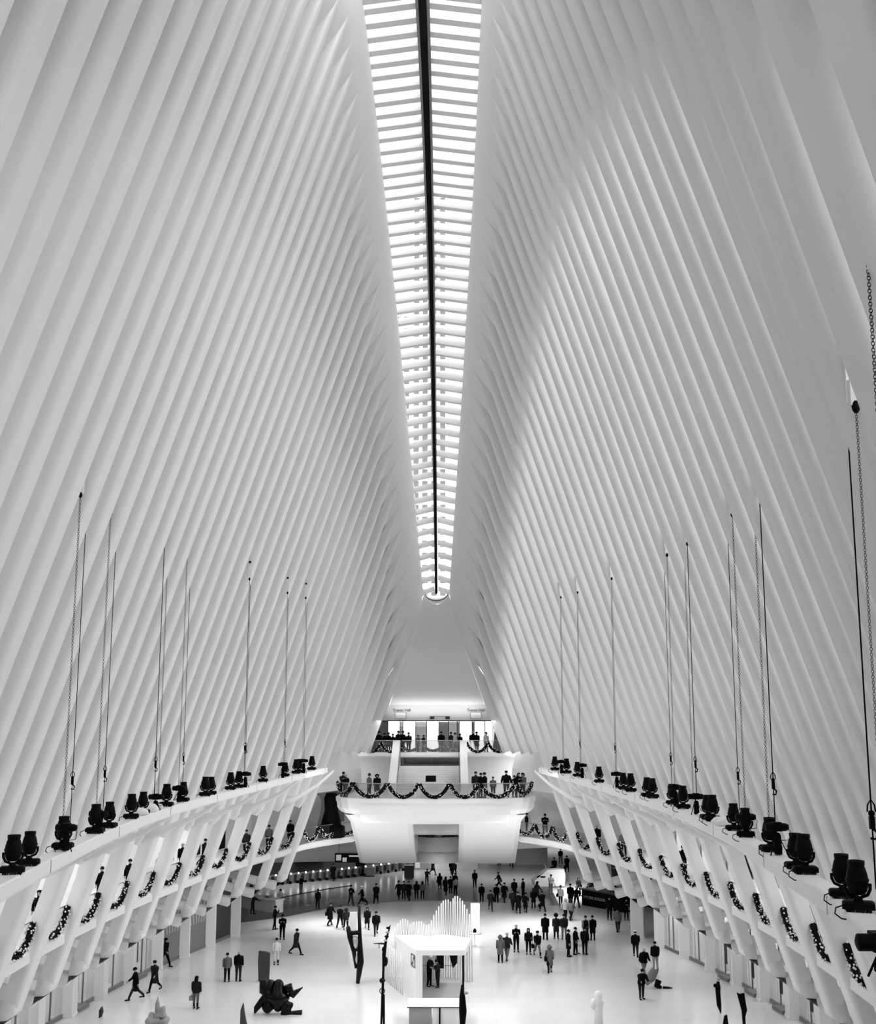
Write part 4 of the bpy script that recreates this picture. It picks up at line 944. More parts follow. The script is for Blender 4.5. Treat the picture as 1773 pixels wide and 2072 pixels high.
o = q.obj('bottles', 'grey', t); o['kind'] = 'stuff'

# ------------------------------------------------------------ white kiosk in the middle of the floor
FL = atZ(842, 2016, 0); FRp = atZ(936, 2016, 0); KH = 2.75
fl = atZ(842, 1923, KH); fr = atZ(941, 1923, KH); bl = atZ(798, 1893, KH); bc = atZ(888, 1889, KH)
kio = thing('kiosk', 'small white open fronted kiosk with a flat roof in the middle of the floor', 'kiosk')
def poly_slab(mb, P, z0, z1): mb.prism([(p[0], p[1]) for p in P], 'z', z0, z1)
q = MB(); poly_slab(q, [fl, fr, (bc.x+2.0, bc.y-1.5), bc, bl], KH-.28, KH); q.obj('roof', 'lacquer', kio)
q = MB(); q.prism([(fl.x, fl.y+.05), (fl.x+.3, fl.y+.05), (bl.x+.35, bl.y-.2), (bl.x+.05, bl.y-.2)], 'z', 0, KH-.28); q.obj('side_wall', 'lacquer', kio)
q = MB(); q.prism([(bl.x+.05, bl.y-.5), (bc.x, bc.y-.3), (bc.x, bc.y-.1), (bl.x+.05, bl.y-.2)], 'z', 0, KH-.28); q.obj('back_wall', 'lacquer', kio)
q = MB(); q.box(fl.x, fl.x+.38, fl.y, fl.y+.15, 0, KH-.28); q.obj('front_pier', 'lacquer', kio)
l_ = area_light('kiosk_fill', (fl.x+1.4, fl.y+2.2, KH-.32), 1.6, 2.2, 25)  # fill added under the roof to brighten the kiosk interior
q = MB(); q.box(fr.x-.16, fr.x-.05, fr.y+.1, fr.y+.25, 0, KH-.28); q.obj('black_post', 'black', kio)
q = MB(); q.box(fl.x+.3, fr.x, fl.y, bl.y-.5, 0.0, .04); q.obj('floor_mat', 'grey', kio)
q = MB(); q.box(fl.x+.3, fl.x+2.2, bl.y-1.0, bl.y-.9, 1.15, 1.18); q.obj('shelf', 'midgrey', kio)
q = MB(); q.box(fl.x+1.15, fl.x+1.6, bl.y-1.0, bl.y-.9, 1.0, KH-.3); q.add([(fl.x+1.75, bl.y-1.0, KH-.3), (fl.x+2.5, bl.y-1.0, KH-.3), (fl.x+2.4, bl.y-1.0, 1.3), (fl.x+2.15, bl.y-1.0, 1.0), (fl.x+1.75, bl.y-.95, KH-.3), (fl.x+2.5, bl.y-.95, KH-.3), (fl.x+2.4, bl.y-.95, 1.3), (fl.x+2.15, bl.y-.95, 1.0)], [(0, 1, 2, 3), (7, 6, 5, 4), (0, 3, 7, 4), (1, 5, 6, 2), (2, 6, 7, 3)]); q.obj('black_banners', 'black', kio)
# logo on the side wall: framed slanted mark
dv = (Vector((bl.x, bl.y, 0))-Vector((fl.x, fl.y, 0))).normalized(); nv = Vector((-dv.y, dv.x, 0)); nv = nv if nv.x < 0 else -nv
def sw(u, z, o=.02): p = Vector((fl.x, fl.y, 0))+dv*u+nv*o; return (p.x, p.y, z)
q = MB(); U0, U1, Z0, Z1 = .2, .95, 1.75, 2.4
for (ua, za, ub, zb) in ((U0, Z0, U1, Z0), (U0, Z1, U1, Z1), (U0, Z0, U0, Z1), (U1, Z0, U1, Z1)): q.obox(sw(ua, za), sw(ub, zb), .035, .035)
q.add([sw(U0+.05, Z1-.12), sw(U0+.3, Z1-.05), sw(U0+.42, Z0+.25), sw(U1-.05, Z0+.12), sw(U1-.3, Z0+.04), sw(U0+.28, Z1-.25)], [(0, 1, 2, 3, 4, 5)]); q.obj('logo', 'dkgrey', kio)
# plinth and table in front
t = thing('platform', 'white low stage with a glazed front at the bottom edge below the kiosk', 'platform'); pa = atZ(824, 2037, .9); pb = atZ(936, 2037, .9)
q = MB(); q.box(pa.x, pb.x, pa.y, atZ(842, 2019, .9).y, .86, .9); q.obj('top', 'lacquer', t); MB().box(pa.x, pb.x, pa.y-.02, pa.y, .84, .88).obj('edge', 'dkgrey', t)
MB().box(pa.x+.1, pa.x+1.3, pa.y+.05, pa.y+.1, 0, .84).obj('front_panel', 'grey', t); MB().box(pa.x+1.35, pb.x-.1, pa.y+.05, pa.y+.1, 0, .84).obj('front_panel', 'white', t); MB().box(pa.x+1.33-.04+.4, pa.x+1.37+.4, pa.y-.03, pa.y+.06, 0, .86).obj('post', 'black', t)
TOPS = [(800,1877),(805,1868),(810,1862),(815,1859),(820,1859),(825,1862),(830,1870),(834,1866),(838,1865),(843,1864),(848,1864),(853,1864),(858,1869),(863,1871),(868,1870),(873,1862),(878,1851),(883,1842),(888,1833),(893,1827),(897,1822),(902,1820),(907,1820),(912,1824),(917,1817),(921,1813),(926,1813),(931,1817),(936,1822),(940,1830),(945,1839),(950,1849),(955,1860)]
for k, (x, y) in enumerate(TOPS):
    Yp = 68.0+.6*math.sin(k*.35); p = atY(x, y, Yp)
    o = MB().tube([(0, 0, 0), (0, 0, p.z-.05), (0, 0, p.z)], [.042, .042, .02], 8).obj('white_rod', 'lacquer'); o.location = (p.x, Yp, 0)
    tag(o, 'slim white upright rod behind the kiosk, %s in the row from the left' % ORD[k], 'rod', 'white rods, ' + ('left hump' if k < 7 else 'middle stretch' if k < 15 else 'right peak'))
for k in range(12):
    a = Vector((fl.x, fl.y, 0))+dv*(1.3+k*.42)+nv*.45
    o = MB().tube([(0, 0, 0), (0, 0, 2.3)], .035, 6).obj('white_rod', 'lacquer'); o.location = (a.x, a.y, 0); tag(o, 'slim white rod along the left wall of the kiosk, %s from the front' % ORD[k], 'rod', 'white rods beside the kiosk wall')
p = atZ(962, 1890, 0); t = thing('banner_stand', 'white upright banner stand right of the rods', 'sign', (p.x, p.y, 0)); MB().box(-.35, .35, -.03, .03, .25, 2.3).obj('banner', 'plaster', t); MB().box(-.3, .3, -.04, -.03, .35, 2.2).obj('print', 'lacquer', t); MB().box(-.4, .4, -.2, .2, 0, .12).obj('foot', 'midgrey', t)
p = atZ(961, 1914, 0); t = thing('small_table', 'small white table with a dark gadget on it right of the kiosk', 'table', (p.x, p.y, 0)); MB().lathe([(.5, .9), (.5, .94)], seg=20).obj('top', 'lacquer', t); MB().lathe([(.2, 0), (.04, .05), (.04, .9)], seg=10).obj('leg', 'lacquer', t)
t = thing('camera_gadget', 'dark lumpy gadget lying on the small white table', 'gadget', (p.x-.0, p.y, .94)); q = MB(); q.bbox(-.12, .12, -.08, .08, 0, .2, .02); q.obj('body', 'black', t); MB().lathe([(.07, .2), (.08, .26), (0, .3)], seg=10).obj('knob', 'black', t)

# ------------------------------------------------------------ dark glossy display pieces on the floor
def traced(name, label, cat, poly, thick, m, rows_holes=()):
    # upright piece: outline in metres (u across, z up) with real depth, at its place on the floor
    (bx_, by_), pts = poly; o0 = atZ(bx_, by_, 0); sc = (o0.y)/ (F_PX*1.02)
    P = [((x-bx_)*sc, (by_-y)*sc*1.04) for x, y in pts]
    t = thing(name, label, cat, (o0.x, o0.y, 0)); q = MB(); q.prism(P, 'y', -thick/2, thick/2); q.obj('body', m, t); return t, sc
def blob(q, c, r, seed, sq=(1, 1, 1)):
    rr = random.Random(seed); n0 = len(q.v); q.ball(c, r, 28, 18, sq)
    for i in range(n0, len(q.v)):
        v = Vector(q.v[i])-Vector(c); q.v[i] = tuple(Vector(c)+v*(1+.22*math.sin(v.x*9/r*.4+seed)+.18*math.sin(v.z*11/r*.4+2*seed)))
o0 = atZ(575, 2052, 0); sc = o0.y/(F_PX*1.02)
def SP(x, y, dy=0.0): return ((x-575)*sc, dy, max(.03, (2052-y)*sc*1.03))
t = thing('black_sculpture', 'glossy black tangled sculpture like a crumpled motorbike at the lower left of the floor', 'sculpture', (o0.x, o0.y, 0))
q = MB(); blob(q, SP(560, 2020), .75, 1, (1.0, .6, 1.0)); blob(q, SP(545, 2030), .5, 2, (.9, .6, 1.1)); blob(q, SP(580, 2040), .45, 3, (.8, .6, 1.2)); q.obj('body', 'blackgloss', t)
q = MB(); q.tube([SP(540, 1990), SP(538, 2008), SP(552, 2016)], [.42, .4, .35], 10, sq=(1, .6)); q.obj('upright_tank', 'blackgloss', t)
q = MB(); q.tube([SP(548, 2012), SP(530, 2030), SP(520, 2042), SP(517, 2050)], [.28, .2, .16, .06], 8); q.obj('left_claw', 'blackgloss', t)
q = MB(); q.tube([SP(575, 2010), SP(584, 2003), SP(582, 1998)], [.2, .26, .2], 8); q.tube([SP(584, 2012), SP(592, 2016), SP(602, 2009), SP(611, 2003)], [.2, .22, .1, .02], 8); q.obj('handle_bar', 'blackgloss', t)
q = MB(); q.tube([SP(572, 2050), SP(590, 2060), SP(610, 2062)], [.2, .14, .2], 8); q.tube([SP(580, 2040), SP(584, 2052), SP(590, 2062)], .08, 8); q.obj('tail', 'blackgloss', t)
t, s_ = traced('dark_panel', 'tall dark grey curved panel standing above the black sculpture', 'panel', ((535, 1986), [(524, 1985), (522, 1950), (523, 1930), (535, 1931), (545, 1934), (545, 1960), (544, 1984)]), .25, 'dkgrey')
t, s_ = traced('pale_plinth', 'pale low block beside the dark panel', 'block', ((560, 1986), [(546, 1986), (546, 1926), (585, 1926), (586, 1986)]), 1.2, 'lacquer') if False else (None, None)
t, s_ = traced('display_sculpture', 'grey curved blade cut by the bottom edge left of the black sculpture', 'sculpture', ((492, 2074), [(487, 2074), (487, 2046), (491, 2035), (493, 2048), (499, 2074)]), .3, 'dkgrey')
t = thing('trestle_stand', 'black and chrome two pronged stand left of the kiosk', 'stand'); o0 = atZ(726, 1990, 0); t.location = (o0.x, o0.y, 0); sc = o0.y/(F_PX*1.02)
def S2(x, y, d=0.0): return ((x-726)*sc, d, max(0, (1990-y)*sc*1.03))
q = MB(); q.tube([S2(724, 1990), S2(729, 1950), S2(727, 1900), S2(725, 1846)], [.12, .22, .12, .09], 8); q.tube([S2(703, 1885), S2(708, 1905), S2(716, 1932), S2(720, 1962)], [.12, .18, .14, .08], 8); q.obj('frame', 'blackgloss', t)
q = MB(); q.tube([S2(705, 1898), S2(728, 1896)], .14, 8); q.tube([S2(714, 1930), S2(730, 1926)], .1, 8); q.obj('cross_bar', 'blackgloss', t)
q = MB(); q.ball(S2(718, 1915), .33, 10, 7, (.8, .4, 1.2)); q.ball(S2(720, 1945), .26, 10, 7, (.8, .4, 1.3)); q.obj('chrome_shell', 'steel', t)
t, s_ = traced('pale_post', 'pale upright slab between the prongs of the black stand', 'slab', ((713, 1897), [(706, 1897), (708, 1850), (722, 1850), (721, 1897)]), .2, 'c_white')
t = thing('totem_pole', 'tall thin black and white pole sculpture left of the kiosk', 'sculpture'); o0 = atZ(775, 2090, 0); t.location = (o0.x, o0.y, 0); sc = o0.y/(F_PX*1.02)
def S3(x, y, d=0.0): return ((x-775)*sc, d, max(0, (2090-y)*sc*1.03))
q = MB(); q.tube([S3(771, 2090), S3(774, 2010), S3(775, 1975), S3(776, 1945), S3(780, 1920), S3(788, 1893)], [.05, .07, .06, .1, .06, .03], 8); q.tube([S3(777, 2090), S3(776, 2020)], .06, 8); q.obj('pole', 'black', t)
q = MB(); q.tube([S3(755, 1927), S3(772, 1927), S3(781, 1928)], [.02, .05, .06], 8); q.tube([S3(766, 1928), S3(766, 1936)], .02, 6); q.obj('side_arm', 'dkgrey', t)
q = MB(); q.ball(S3(773, 1995), .16, 10, 6, (1, 1, .9)); q.ball(S3(779, 1960), .14, 8, 6, (.9, .6, 1.8)); q.ball(S3(776, 1938), .12, 8, 6, (1, .6, 1.3)); q.obj('black_knob', 'blackgloss', t)
q = MB(); q.tube([S3(773+5*math.cos(a), 2014+5*math.sin(a)) for a in [2*PI*k/12 for k in range(13)]], .025, 6, False); q.obj('ring', 'dkgrey', t)
for k, (x, y) in enumerate(((784, 1898), (783, 1906), (781, 1914), (779, 1921))): MB().ball(S3(x, y), .1, 8, 5, (1.2, .8, .7)).obj('bead', 'steel' if k % 2 else 'black', t)
t = thing('black_drape_pole', 'long black folded drape standing at the right corner of the kiosk', 'drape'); o0 = atZ(938, 2084, 0); t.location = (o0.x, o0.y, 0); sc = o0.y/(F_PX*1.02)
def S4(x, y, d=0.0): return ((x-938)*sc, d, max(0, (2084-y)*sc*1.03))
q = MB(); q.tube([S4(936, 2084), S4(937, 2050), S4(936, 2025), S4(935, 2002)], [.12, .2, .16, .03], 8); q.tube([S4(939, 2080), S4(940, 2050), S4(938, 2020)], [.05, .09, .05], 6); q.obj('drape', 'blackcloth', t); MB().ball(S4(943, 2017), .1, 8, 5, (1.5, 1, .8)).obj('knot', 'grey', t)
t = thing('black_totem', 'slim black standing piece like a closed umbrella near the right shops', 'stand'); o0 = atZ(1457, 2050, 0); t.location = (o0.x, o0.y, 0); sc = o0.y/(F_PX*1.02)
def S5(x, y, d=0.0): return ((x-1457)*sc, d, max(0, (2050-y)*sc*1.03))
q = MB(); q.tube([S5(1459, 2050), S5(1456, 2035), S5(1455, 2015), S5(1455, 2002), S5(1456, 1993)], [.03, .13, .13, .15, .08], 8); q.obj('body', 'black', t); MB().ball(S5(1456, 1988), .11, 8, 6, (1, 1, 1.1)).obj('cap', 'grey', t); MB().ball(S5(1450, 2000), .11, 8, 6).obj('knob', 'black', t)
t, s_ = traced('display_stand', 'black blade shaped stand cut by the bottom edge near the right shops', 'stand', ((1507, 2085), [(1505, 2085), (1503, 2050), (1495, 2017), (1501, 2020), (1509, 2018), (1511, 2035), (1513, 2048), (1509, 2060), (1509, 2085)]), .14, 'black')
t, s_ = traced('black_fin', 'small black fin at the bottom edge left of the black blade', 'stand', ((1468, 2076), [(1463, 2076), (1467, 2058), (1472, 2056), (1474, 2076)]), .14, 'black')
t, s_ = traced('black_cone', 'small dark tilted pebble shape on the floor below the left gallery', 'stand', ((204, 2059), [(201, 2059), (201, 2045), (205, 2039), (208, 2048), (206, 2057)]), .2, 'dkgrey')
t = thing('grey_figurine', 'lumpy grey figurine with a raised point at the bottom edge on the left', 'sculpture'); o0 = atZ(318, 2080, 0); t.location = (o0.x, o0.y, 0); q = MB(); sc = o0.y/(F_PX*1.02)
blob(q, (-.2, 0, .35), .35, 4, (1, .7, 1.2)); blob(q, (.15, 0, .75), .28, 5, (.9, .7, 1.2)); blob(q, (.3, 0, .25), .3, 6); q.obj('body', 'grey', t); q = MB(); q.tube([(.0, 0, .8), (-.03, 0, 1.2), (-.02, 0, 1.55)], [.16, .12, .03], 8); q.obj('point', 'grey', t)
t = thing('white_figure', 'pale ghostly white rounded pedestal on the floor right of centre', 'sculpture'); o0 = atZ(1212, 2080, 0); t.location = (o0.x, o0.y, 0); MB().lathe([(.24, 0), (.22, .8), (.24, 1.2), (.3, 1.3), (.17, 1.38), (.24, 1.6), (.18, 1.8), (0, 1.88)], seg=14).obj('body', 'plaster', t); MB().ball((-.25, -.05, 1.2), .2, 8, 6, (1, .8, 1.4)).obj('shoulder', 'plaster', t)
t = thing('black_boot_stand', 'dark crouched bundle with a pointed black boot near the right shops', 'stand'); o0 = atZ(1335, 2000, 0); t.location = (o0.x, o0.y, 0); sc = o0.y/(F_PX*1.02)
def S6(x, y, d=0.0): return ((x-1335)*sc, d, max(0.02, (2000-y)*sc*1.03))
q = MB(); q.tube([S6(1334, 1985), S6(1330, 1995), S6(1338, 2000)], [.2, .2, .12], 8); q.tube([S6(1342, 1999), S6(1352, 2004), S6(1360, 2012)], [.1, .09, .02], 8); q.obj('boot', 'black', t)
q = MB(); q.tube([S6(1328, 1965), S6(1318, 1980), S6(1308, 1992)], [.22, .3, .15], 8, sq=(1, .4)); q.obj('grey_fold', 'midgrey', t)
# ------------------------------------------------------------ people
def skin_body(joints, edges, name, m):
    me = bpy.data.meshes.new(name); keys = list(joints); me.from_pydata([joints[k][0] for k in keys], [(keys.index(a), keys.index(b)) for a, b in edges], []); me.update()
    o = bpy.data.objects.new(name, me); COL.objects.link(o)
    sm = o.modifiers.new('Skin', 'SKIN'); sm.use_smooth_shade = True
    if not me.skin_vertices:
        me.attributes  # layer is created with the modifier below when missing
        bm = bmesh.new(); bm.from_mesh(me); bm.verts.layers.skin.verify(); bm.to_mesh(me); bm.free()
    for i, k in enumerate(keys):
        r = joints[k][1]; me.skin_vertices[0].data[i].radius = (r, r) if not isinstance(r, tuple) else r
        me.skin_vertices[0].data[i].use_root = (k == 'pelvis')
    sb = o.modifiers.new('Sub', 'SUBSURF'); sb.levels = 1; sb.render_levels = 1
    bpy.context.view_layer.update()
    e = bpy.data.meshes.new_from_object(o.evaluated_get(bpy.context.evaluated_depsgraph_get()))
    bpy.data.objects.remove(o); e.name = name; e.materials.clear(); e.materials.append(M[m])
    for p in e.polygons: p.use_smooth = True
    return e
def rot(v, ax, a):  # rotate vector about x (swing forward) or y
    return Matrix.Rotation(a, 3, ax) @ Vector(v)
# poses: leg swing (left, right), knee bend, arm specs (shoulder swing, side spread, elbow bend), lean
POSES = {
 'stand':   dict(leg=((.02, .0), (-.03, .05)), arm=((.05, .10, .15), (.05, .10, .12)), lean=.0),
 'apart':   dict(leg=((.0, .0), (.0, .0)), spread=.14, arm=((.1, .16, .3), (.1, .16, .3)), lean=.0),
 'walk':    dict(leg=((.42, .12), (-.38, .30)), arm=((-.38, .08, .25), (.42, .08, .45)), lean=.06),
 'walk2':   dict(leg=((-.36, .35), (.38, .10)), arm=((.36, .08, .45), (-.32, .08, .25)), lean=.05),
 'phone':   dict(leg=((.02, .0), (-.02, .06)), arm=((.45, .05, 1.55), (.45, .05, 1.6)), lean=.04, head=.35),
 'ear':     dict(leg=((.05, .0), (-.08, .1)), arm=((.1, .1, .2), (.9, .3, 2.1)), lean=.0),
 'point':   dict(leg=((.22, .05), (-.2, .1)), arm=((.3, .15, 1.3), (1.35, .55, .05)), lean=.0),
 'lean':    dict(leg=((-.1, .0), (.12, .1)), arm=((.7, .1, .5), (.75, .1, .5)), lean=.28),
 'crouch':  dict(leg=((1.1, 1.9), (1.3, 2.1)), arm=((.6, .1, .6), (.7, .1, .7)), lean=.55, drop=.42),
 'pockets': dict(leg=((.0, .0), (.04, .0)), arm=((-.12, .28, .9), (-.12, .28, .9)), lean=.0),
}
def limb_points(pose):
    P = POSES[pose]; J = {}
    drop = P.get('drop', 0); ln = P['lean']; hip = Vector((0, 0, .94-drop))
    def up(x, y, z): return hip + rot((x, y, z), 'X', ln)       # forward is -Y, lean tips the chest forward
    J['pelvis'] = hip; J['spine'] = up(0, .01, .16); J['chest'] = up(0, .0, .36); J['neck'] = up(0, .005, .56); hd = P.get('head', 0.08)
    nb = up(0, -.005, .56)
    def hup(x, y, z): return nb + rot((x, y, z), 'X', ln*.5+hd)
    J['chin'] = hup(0, -.01, .085); J['head'] = hup(0, -.015, .17); J['crown'] = hup(0, -.005, .245); J['nose'] = hup(0, -.118, .135); J['nosetop'] = hup(0, -.09, .15)
    for s, nm, (sw, sp, el) in ((1, 'L', P['arm'][0]), (-1, 'R', P['arm'][1])):
        sh = up(s*.185, .0, .49); J['sh'+nm] = sh
        d1 = rot((s*math.sin(sp), 0, -math.cos(sp)), 'X', -sw); e = sh + d1*.29; J['el'+nm] = e
        d2 = rot((s*math.sin(sp*.3), 0, -math.cos(sp*.3)), 'X', -(sw+el))
        if el > 1.2: d2.x -= s*.35; d2.normalize()
        w_ = e + d2*.25; J['wr'+nm] = w_; J['pa'+nm] = w_ + d2*.07
        side = Vector((0, 1, 0)) - d2*Vector((0, 1, 0)).dot(d2); side.normalize(); nn = d2.cross(side)
        for f, off, ln_ in (('i', -.03, .062), ('m', -.010, .07), ('r', .010, .064), ('p', .030, .05)):
            b = J['pa'+nm] + side*off*1.0; J[f+'a'+nm] = b + d2*.018; J[f+'b'+nm] = b + d2*(ln_*.6+.018) + nn*(.012*s); J[f+'c'+nm] = b + d2*(ln_+.01) + nn*(.035*s)
        J['ta'+nm] = w_ + d2*.035 - side*.035; J['tb'+nm] = w_ + d2*.075 - side*.055
    for s, nm, (sw, kn) in ((1, 'L', P['leg'][0]), (-1, 'R', P['leg'][1])):
        h = hip + Vector((s*.095, 0, -.04)); J['hi'+nm] = h; sp = P.get('spread', .015)
        d1 = rot((s*sp, 0, -1), 'X', -sw).normalized(); k = h + d1*.43; J['kn'+nm] = k
        d2 = rot((s*sp, 0, -1), 'X', -(sw-kn)).normalized(); a = k + d2*.41; J['an'+nm] = a
        J['he'+nm] = a + Vector((0, .05, -.035)); J['to'+nm] = a + Vector((s*.02, -.16, -.045))
    mz = min(J['anL'].z, J['anR'].z)-.085
    for k in J: J[k] = J[k]-Vector((0, 0, mz))
    for nm in 'LR':       # settle the trailing heel
        pass
    return J
PEOPLE = {}
def ring(c, ax, ay, n=14, u=Vector((1, 0, 0)), v=Vector((0, 1, 0))): return [c+u*(ax*math.cos(2*PI*k/n))+v*(ay*math.sin(2*PI*k/n)) for k in range(n)]
def make_person(pose, coat='jacket', hair='short', hat=None, bag=None, female=False, sit=False):
    key = (pose, coat, hair, hat, bag, female)
    if key in PEOPLE: return PEOPLE[key]
    J = limb_points(pose); fw = .92 if female else 1.0
    R = dict(pelvis=.12, spine=.105, chest=.125, neck=.05, chin=.062, head=.088, crown=.06, nose=.012, nosetop=.03)
    for nm in 'LR':
        R['sh'+nm] = .055*fw; R['el'+nm] = .04*fw; R['wr'+nm] = (.026, .022); R['pa'+nm] = (.036, .018); R['ta'+nm] = .012; R['tb'+nm] = .010
        for f in 'imrp': R[f+'a'+nm] = .009; R[f+'b'+nm] = .0085; R[f+'c'+nm] = .007
        R['hi'+nm] = .085; R['kn'+nm] = .055; R['an'+nm] = .038; R['he'+nm] = .035; R['to'+nm] = .03
    E = [('pelvis', 'spine'), ('spine', 'chest'), ('chest', 'neck'), ('neck', 'chin'), ('chin', 'head'), ('head', 'crown'), ('head', 'nosetop'), ('nosetop', 'nose')]
    for nm in 'LR':
        E += [('chest', 'sh'+nm), ('sh'+nm, 'el'+nm), ('el'+nm, 'wr'+nm), ('wr'+nm, 'pa'+nm), ('wr'+nm, 'ta'+nm), ('ta'+nm, 'tb'+nm)]
        for f in 'imrp': E += [('pa'+nm, f+'a'+nm), (f+'a'+nm, f+'b'+nm), (f+'b'+nm, f+'c'+nm)]
        E += [('pelvis', 'hi'+nm), ('hi'+nm, 'kn'+nm), ('kn'+nm, 'an'+nm), ('an'+nm, 'he'+nm), ('an'+nm, 'to'+nm)]
    parts = {}
    parts['body'] = skin_body({k: (J[k], R[k]) for k in R}, E, 'person', 'skin')
    X = Vector((1, 0, 0))
    # trousers
    q = MB()
    for nm in 'LR': q.tube([J['hi'+nm]+Vector((0, 0, .08)), J['hi'+nm]-Vector((0, 0, .05)), J['kn'+nm], J['an'+nm]+Vector((0, 0, .07)), J['an'+nm]+Vector((0, -.005, -.03))], [.09, .098*fw, .068, .055 if not female else .045, .062 if not female else .042], 10)
    q.loft([ring(J['pelvis']+Vector((0, 0, z_)), .15*fw, .11) for z_ in (.1, 0, -.08)], True, True, True); parts['trousers'] = q
    q = MB()
    for nm in 'LR':
        a = J['an'+nm]; to = J['to'+nm]; q.tube([a+Vector((0, .06, -.03)), a+Vector((0, .03, -.04)), a+(to-a)*.5+Vector((0, 0, -.012)), to+Vector((0, 0, -.006)), to+Vector((0, -.05, -.012))], [.035, .048, .045, .042, .02], 8)
        if female: q.tube([a+Vector((0, 0, .26)), a+Vector((0, 0, .12)), a+Vector((0, 0, -.03))], [.062, .055, .05], 8)
    parts['shoes'] = q
    # coat with sleeves
    q = MB(); hem = {'jacket': .04, 'puffer': -.08, 'long': -.42, 'tshirt': -.02}[coat]; fl = {'jacket': .175, 'puffer': .21, 'long': .215, 'tshirt': .16}[coat]
    pu = {'jacket': 1.0, 'puffer': 1.16, 'long': 1.04, 'tshirt': .92}[coat]*fw
    p0, c1 = J['pelvis'], J['chest']; lu = (c1-p0).normalized(); fwv = X.cross(lu)
    rg = []
    hp = p0+Vector((0, 0, hem)); rg.append(ring(hp, fl*fw, .15*pu, 14, X, Vector((0, 1, 0))))
    rg.append(ring(p0+Vector((0, 0, .02)), .185*pu, .145*pu)); rg.append(ring(J['spine'], .165*pu, .135*pu, 14, X, fwv*-1)); rg.append(ring(c1, .20*pu, .145*pu, 14, X, fwv*-1))
    rg.append(ring(c1+lu*.09, .195*pu, .13*pu, 14, X, fwv*-1)); rg.append(ring(c1+lu*.145, .15*pu, .11*pu, 14, X, fwv*-1)); rg.append(ring(c1+lu*.175, .10*pu, .085*pu, 14, X, fwv*-1)); rg.append(ring(J['neck']+lu*.0, .075, .072, 14, X, fwv*-1)); rg.append(ring(J['neck']+lu*.045, .07, .068, 14, X, fwv*-1))
    q.loft(rg, False, True, True)
    for nm in 'LR':
        s1, e1, w1 = J['sh'+nm], J['el'+nm], J['wr'+nm]
        if coat == 'tshirt': q.tube([s1, s1.lerp(e1, .75)], [.075, .062], 10)
        else: q.tube([s1.lerp(c1, .35)+lu*.03, s1.lerp(c1, .08)+lu*.018, s1.lerp(e1, .12), s1.lerp(e1, .45), e1, e1.lerp(w1, .5), w1.lerp(e1, .06)], [.03, .052*pu, .07*pu, .07*pu, .06*pu, .053*pu, .046*pu], 10)
    parts['coat'] = q
    h = J['head']; hu = (J['crown']-J['chin']).normalized(); hf = X.cross(hu); hb = hf if hf.y > 0 else -hf
    q = MB(); c = h+hu*.03+hb*.022
    if hair == 'short': q.ball((0, 0, 0), .104, 12, 9, (.95, 1.02, 1.0)); q.v = [tuple(c+X*v[0]+hb*v[1]+hu*max(v[2], -.055)) for v in q.v]
    elif hair == 'afro': q.ball((0, 0, 0), .16, 12, 9, (1, 1, 1)); q.v = [tuple(c+hb*.03+hu*.03+X*v[0]+hb*v[1]+hu*v[2]) for v in q.v]
    elif hair == 'long':
        rr_ = [ring(c+hu*.085, .03, .03), ring(c+hu*.07, .075, .08), ring(c+hu*.02, .10, .105), ring(c-hu*.05+hb*.02, .10, .095), ring(c-hu*.14+hb*.045, .11, .075), ring(c-hu*.26+hb*.065, .11, .05), ring(c-hu*.34+hb*.07, .06, .03)]
        q.loft(rr_, True, True, True)
    elif hair == 'bald': q.ball((0, 0, 0), .096, 12, 8, (.95, 1, .5)); q.v = [tuple(c-hu*.03+hb*.012+X*v[0]+hb*v[1]+hu*v[2]) for v in q.v]
    parts['hair'] = q
    q = MB()
    for s_ in (-1, 1): q.ball(tuple(h+X*(s_*.032)-hb*.083+hu*.005), .012, 6, 4)
    parts['eyes'] = q
    q = MB(); q.ball(tuple(h-hb*.082-hu*.062), .022, 8, 4, (1.1, .5, .35)); parts['mouth'] = q
    if hat == 'beanie':
        q = MB(); q.loft([ring(c-hu*.0, .108, .112), ring(c+hu*.06, .104, .106), ring(c+hu*.11, .075, .075), ring(c+hu*.135, .03, .03)], True, True, True)
        q.ball(tuple(c+hu*.155), .03, 8, 5); parts['hat'] = q
    if hat == 'hood': q = MB(); q.ball((0, 0, 0), .135, 12, 9, (1, 1, 1.1)); q.v = [tuple(c-hu*.06+hb*.06+X*v[0]*1.15+hb*v[1]*.8+hu*v[2]) for v in q.v]; parts['hood'] = q
    if hat == 'cap': q = MB(); q.ball((0, 0, 0), .112, 12, 8, (1, 1, .8)); q.v = [tuple(c+hu*.03+X*v[0]+hb*v[1]+hu*max(0, v[2])) for v in q.v]; q.ball(tuple(c+hu*.03-hb*.12), .06, 8, 4, (1, 1, .15)); parts['hat'] = q
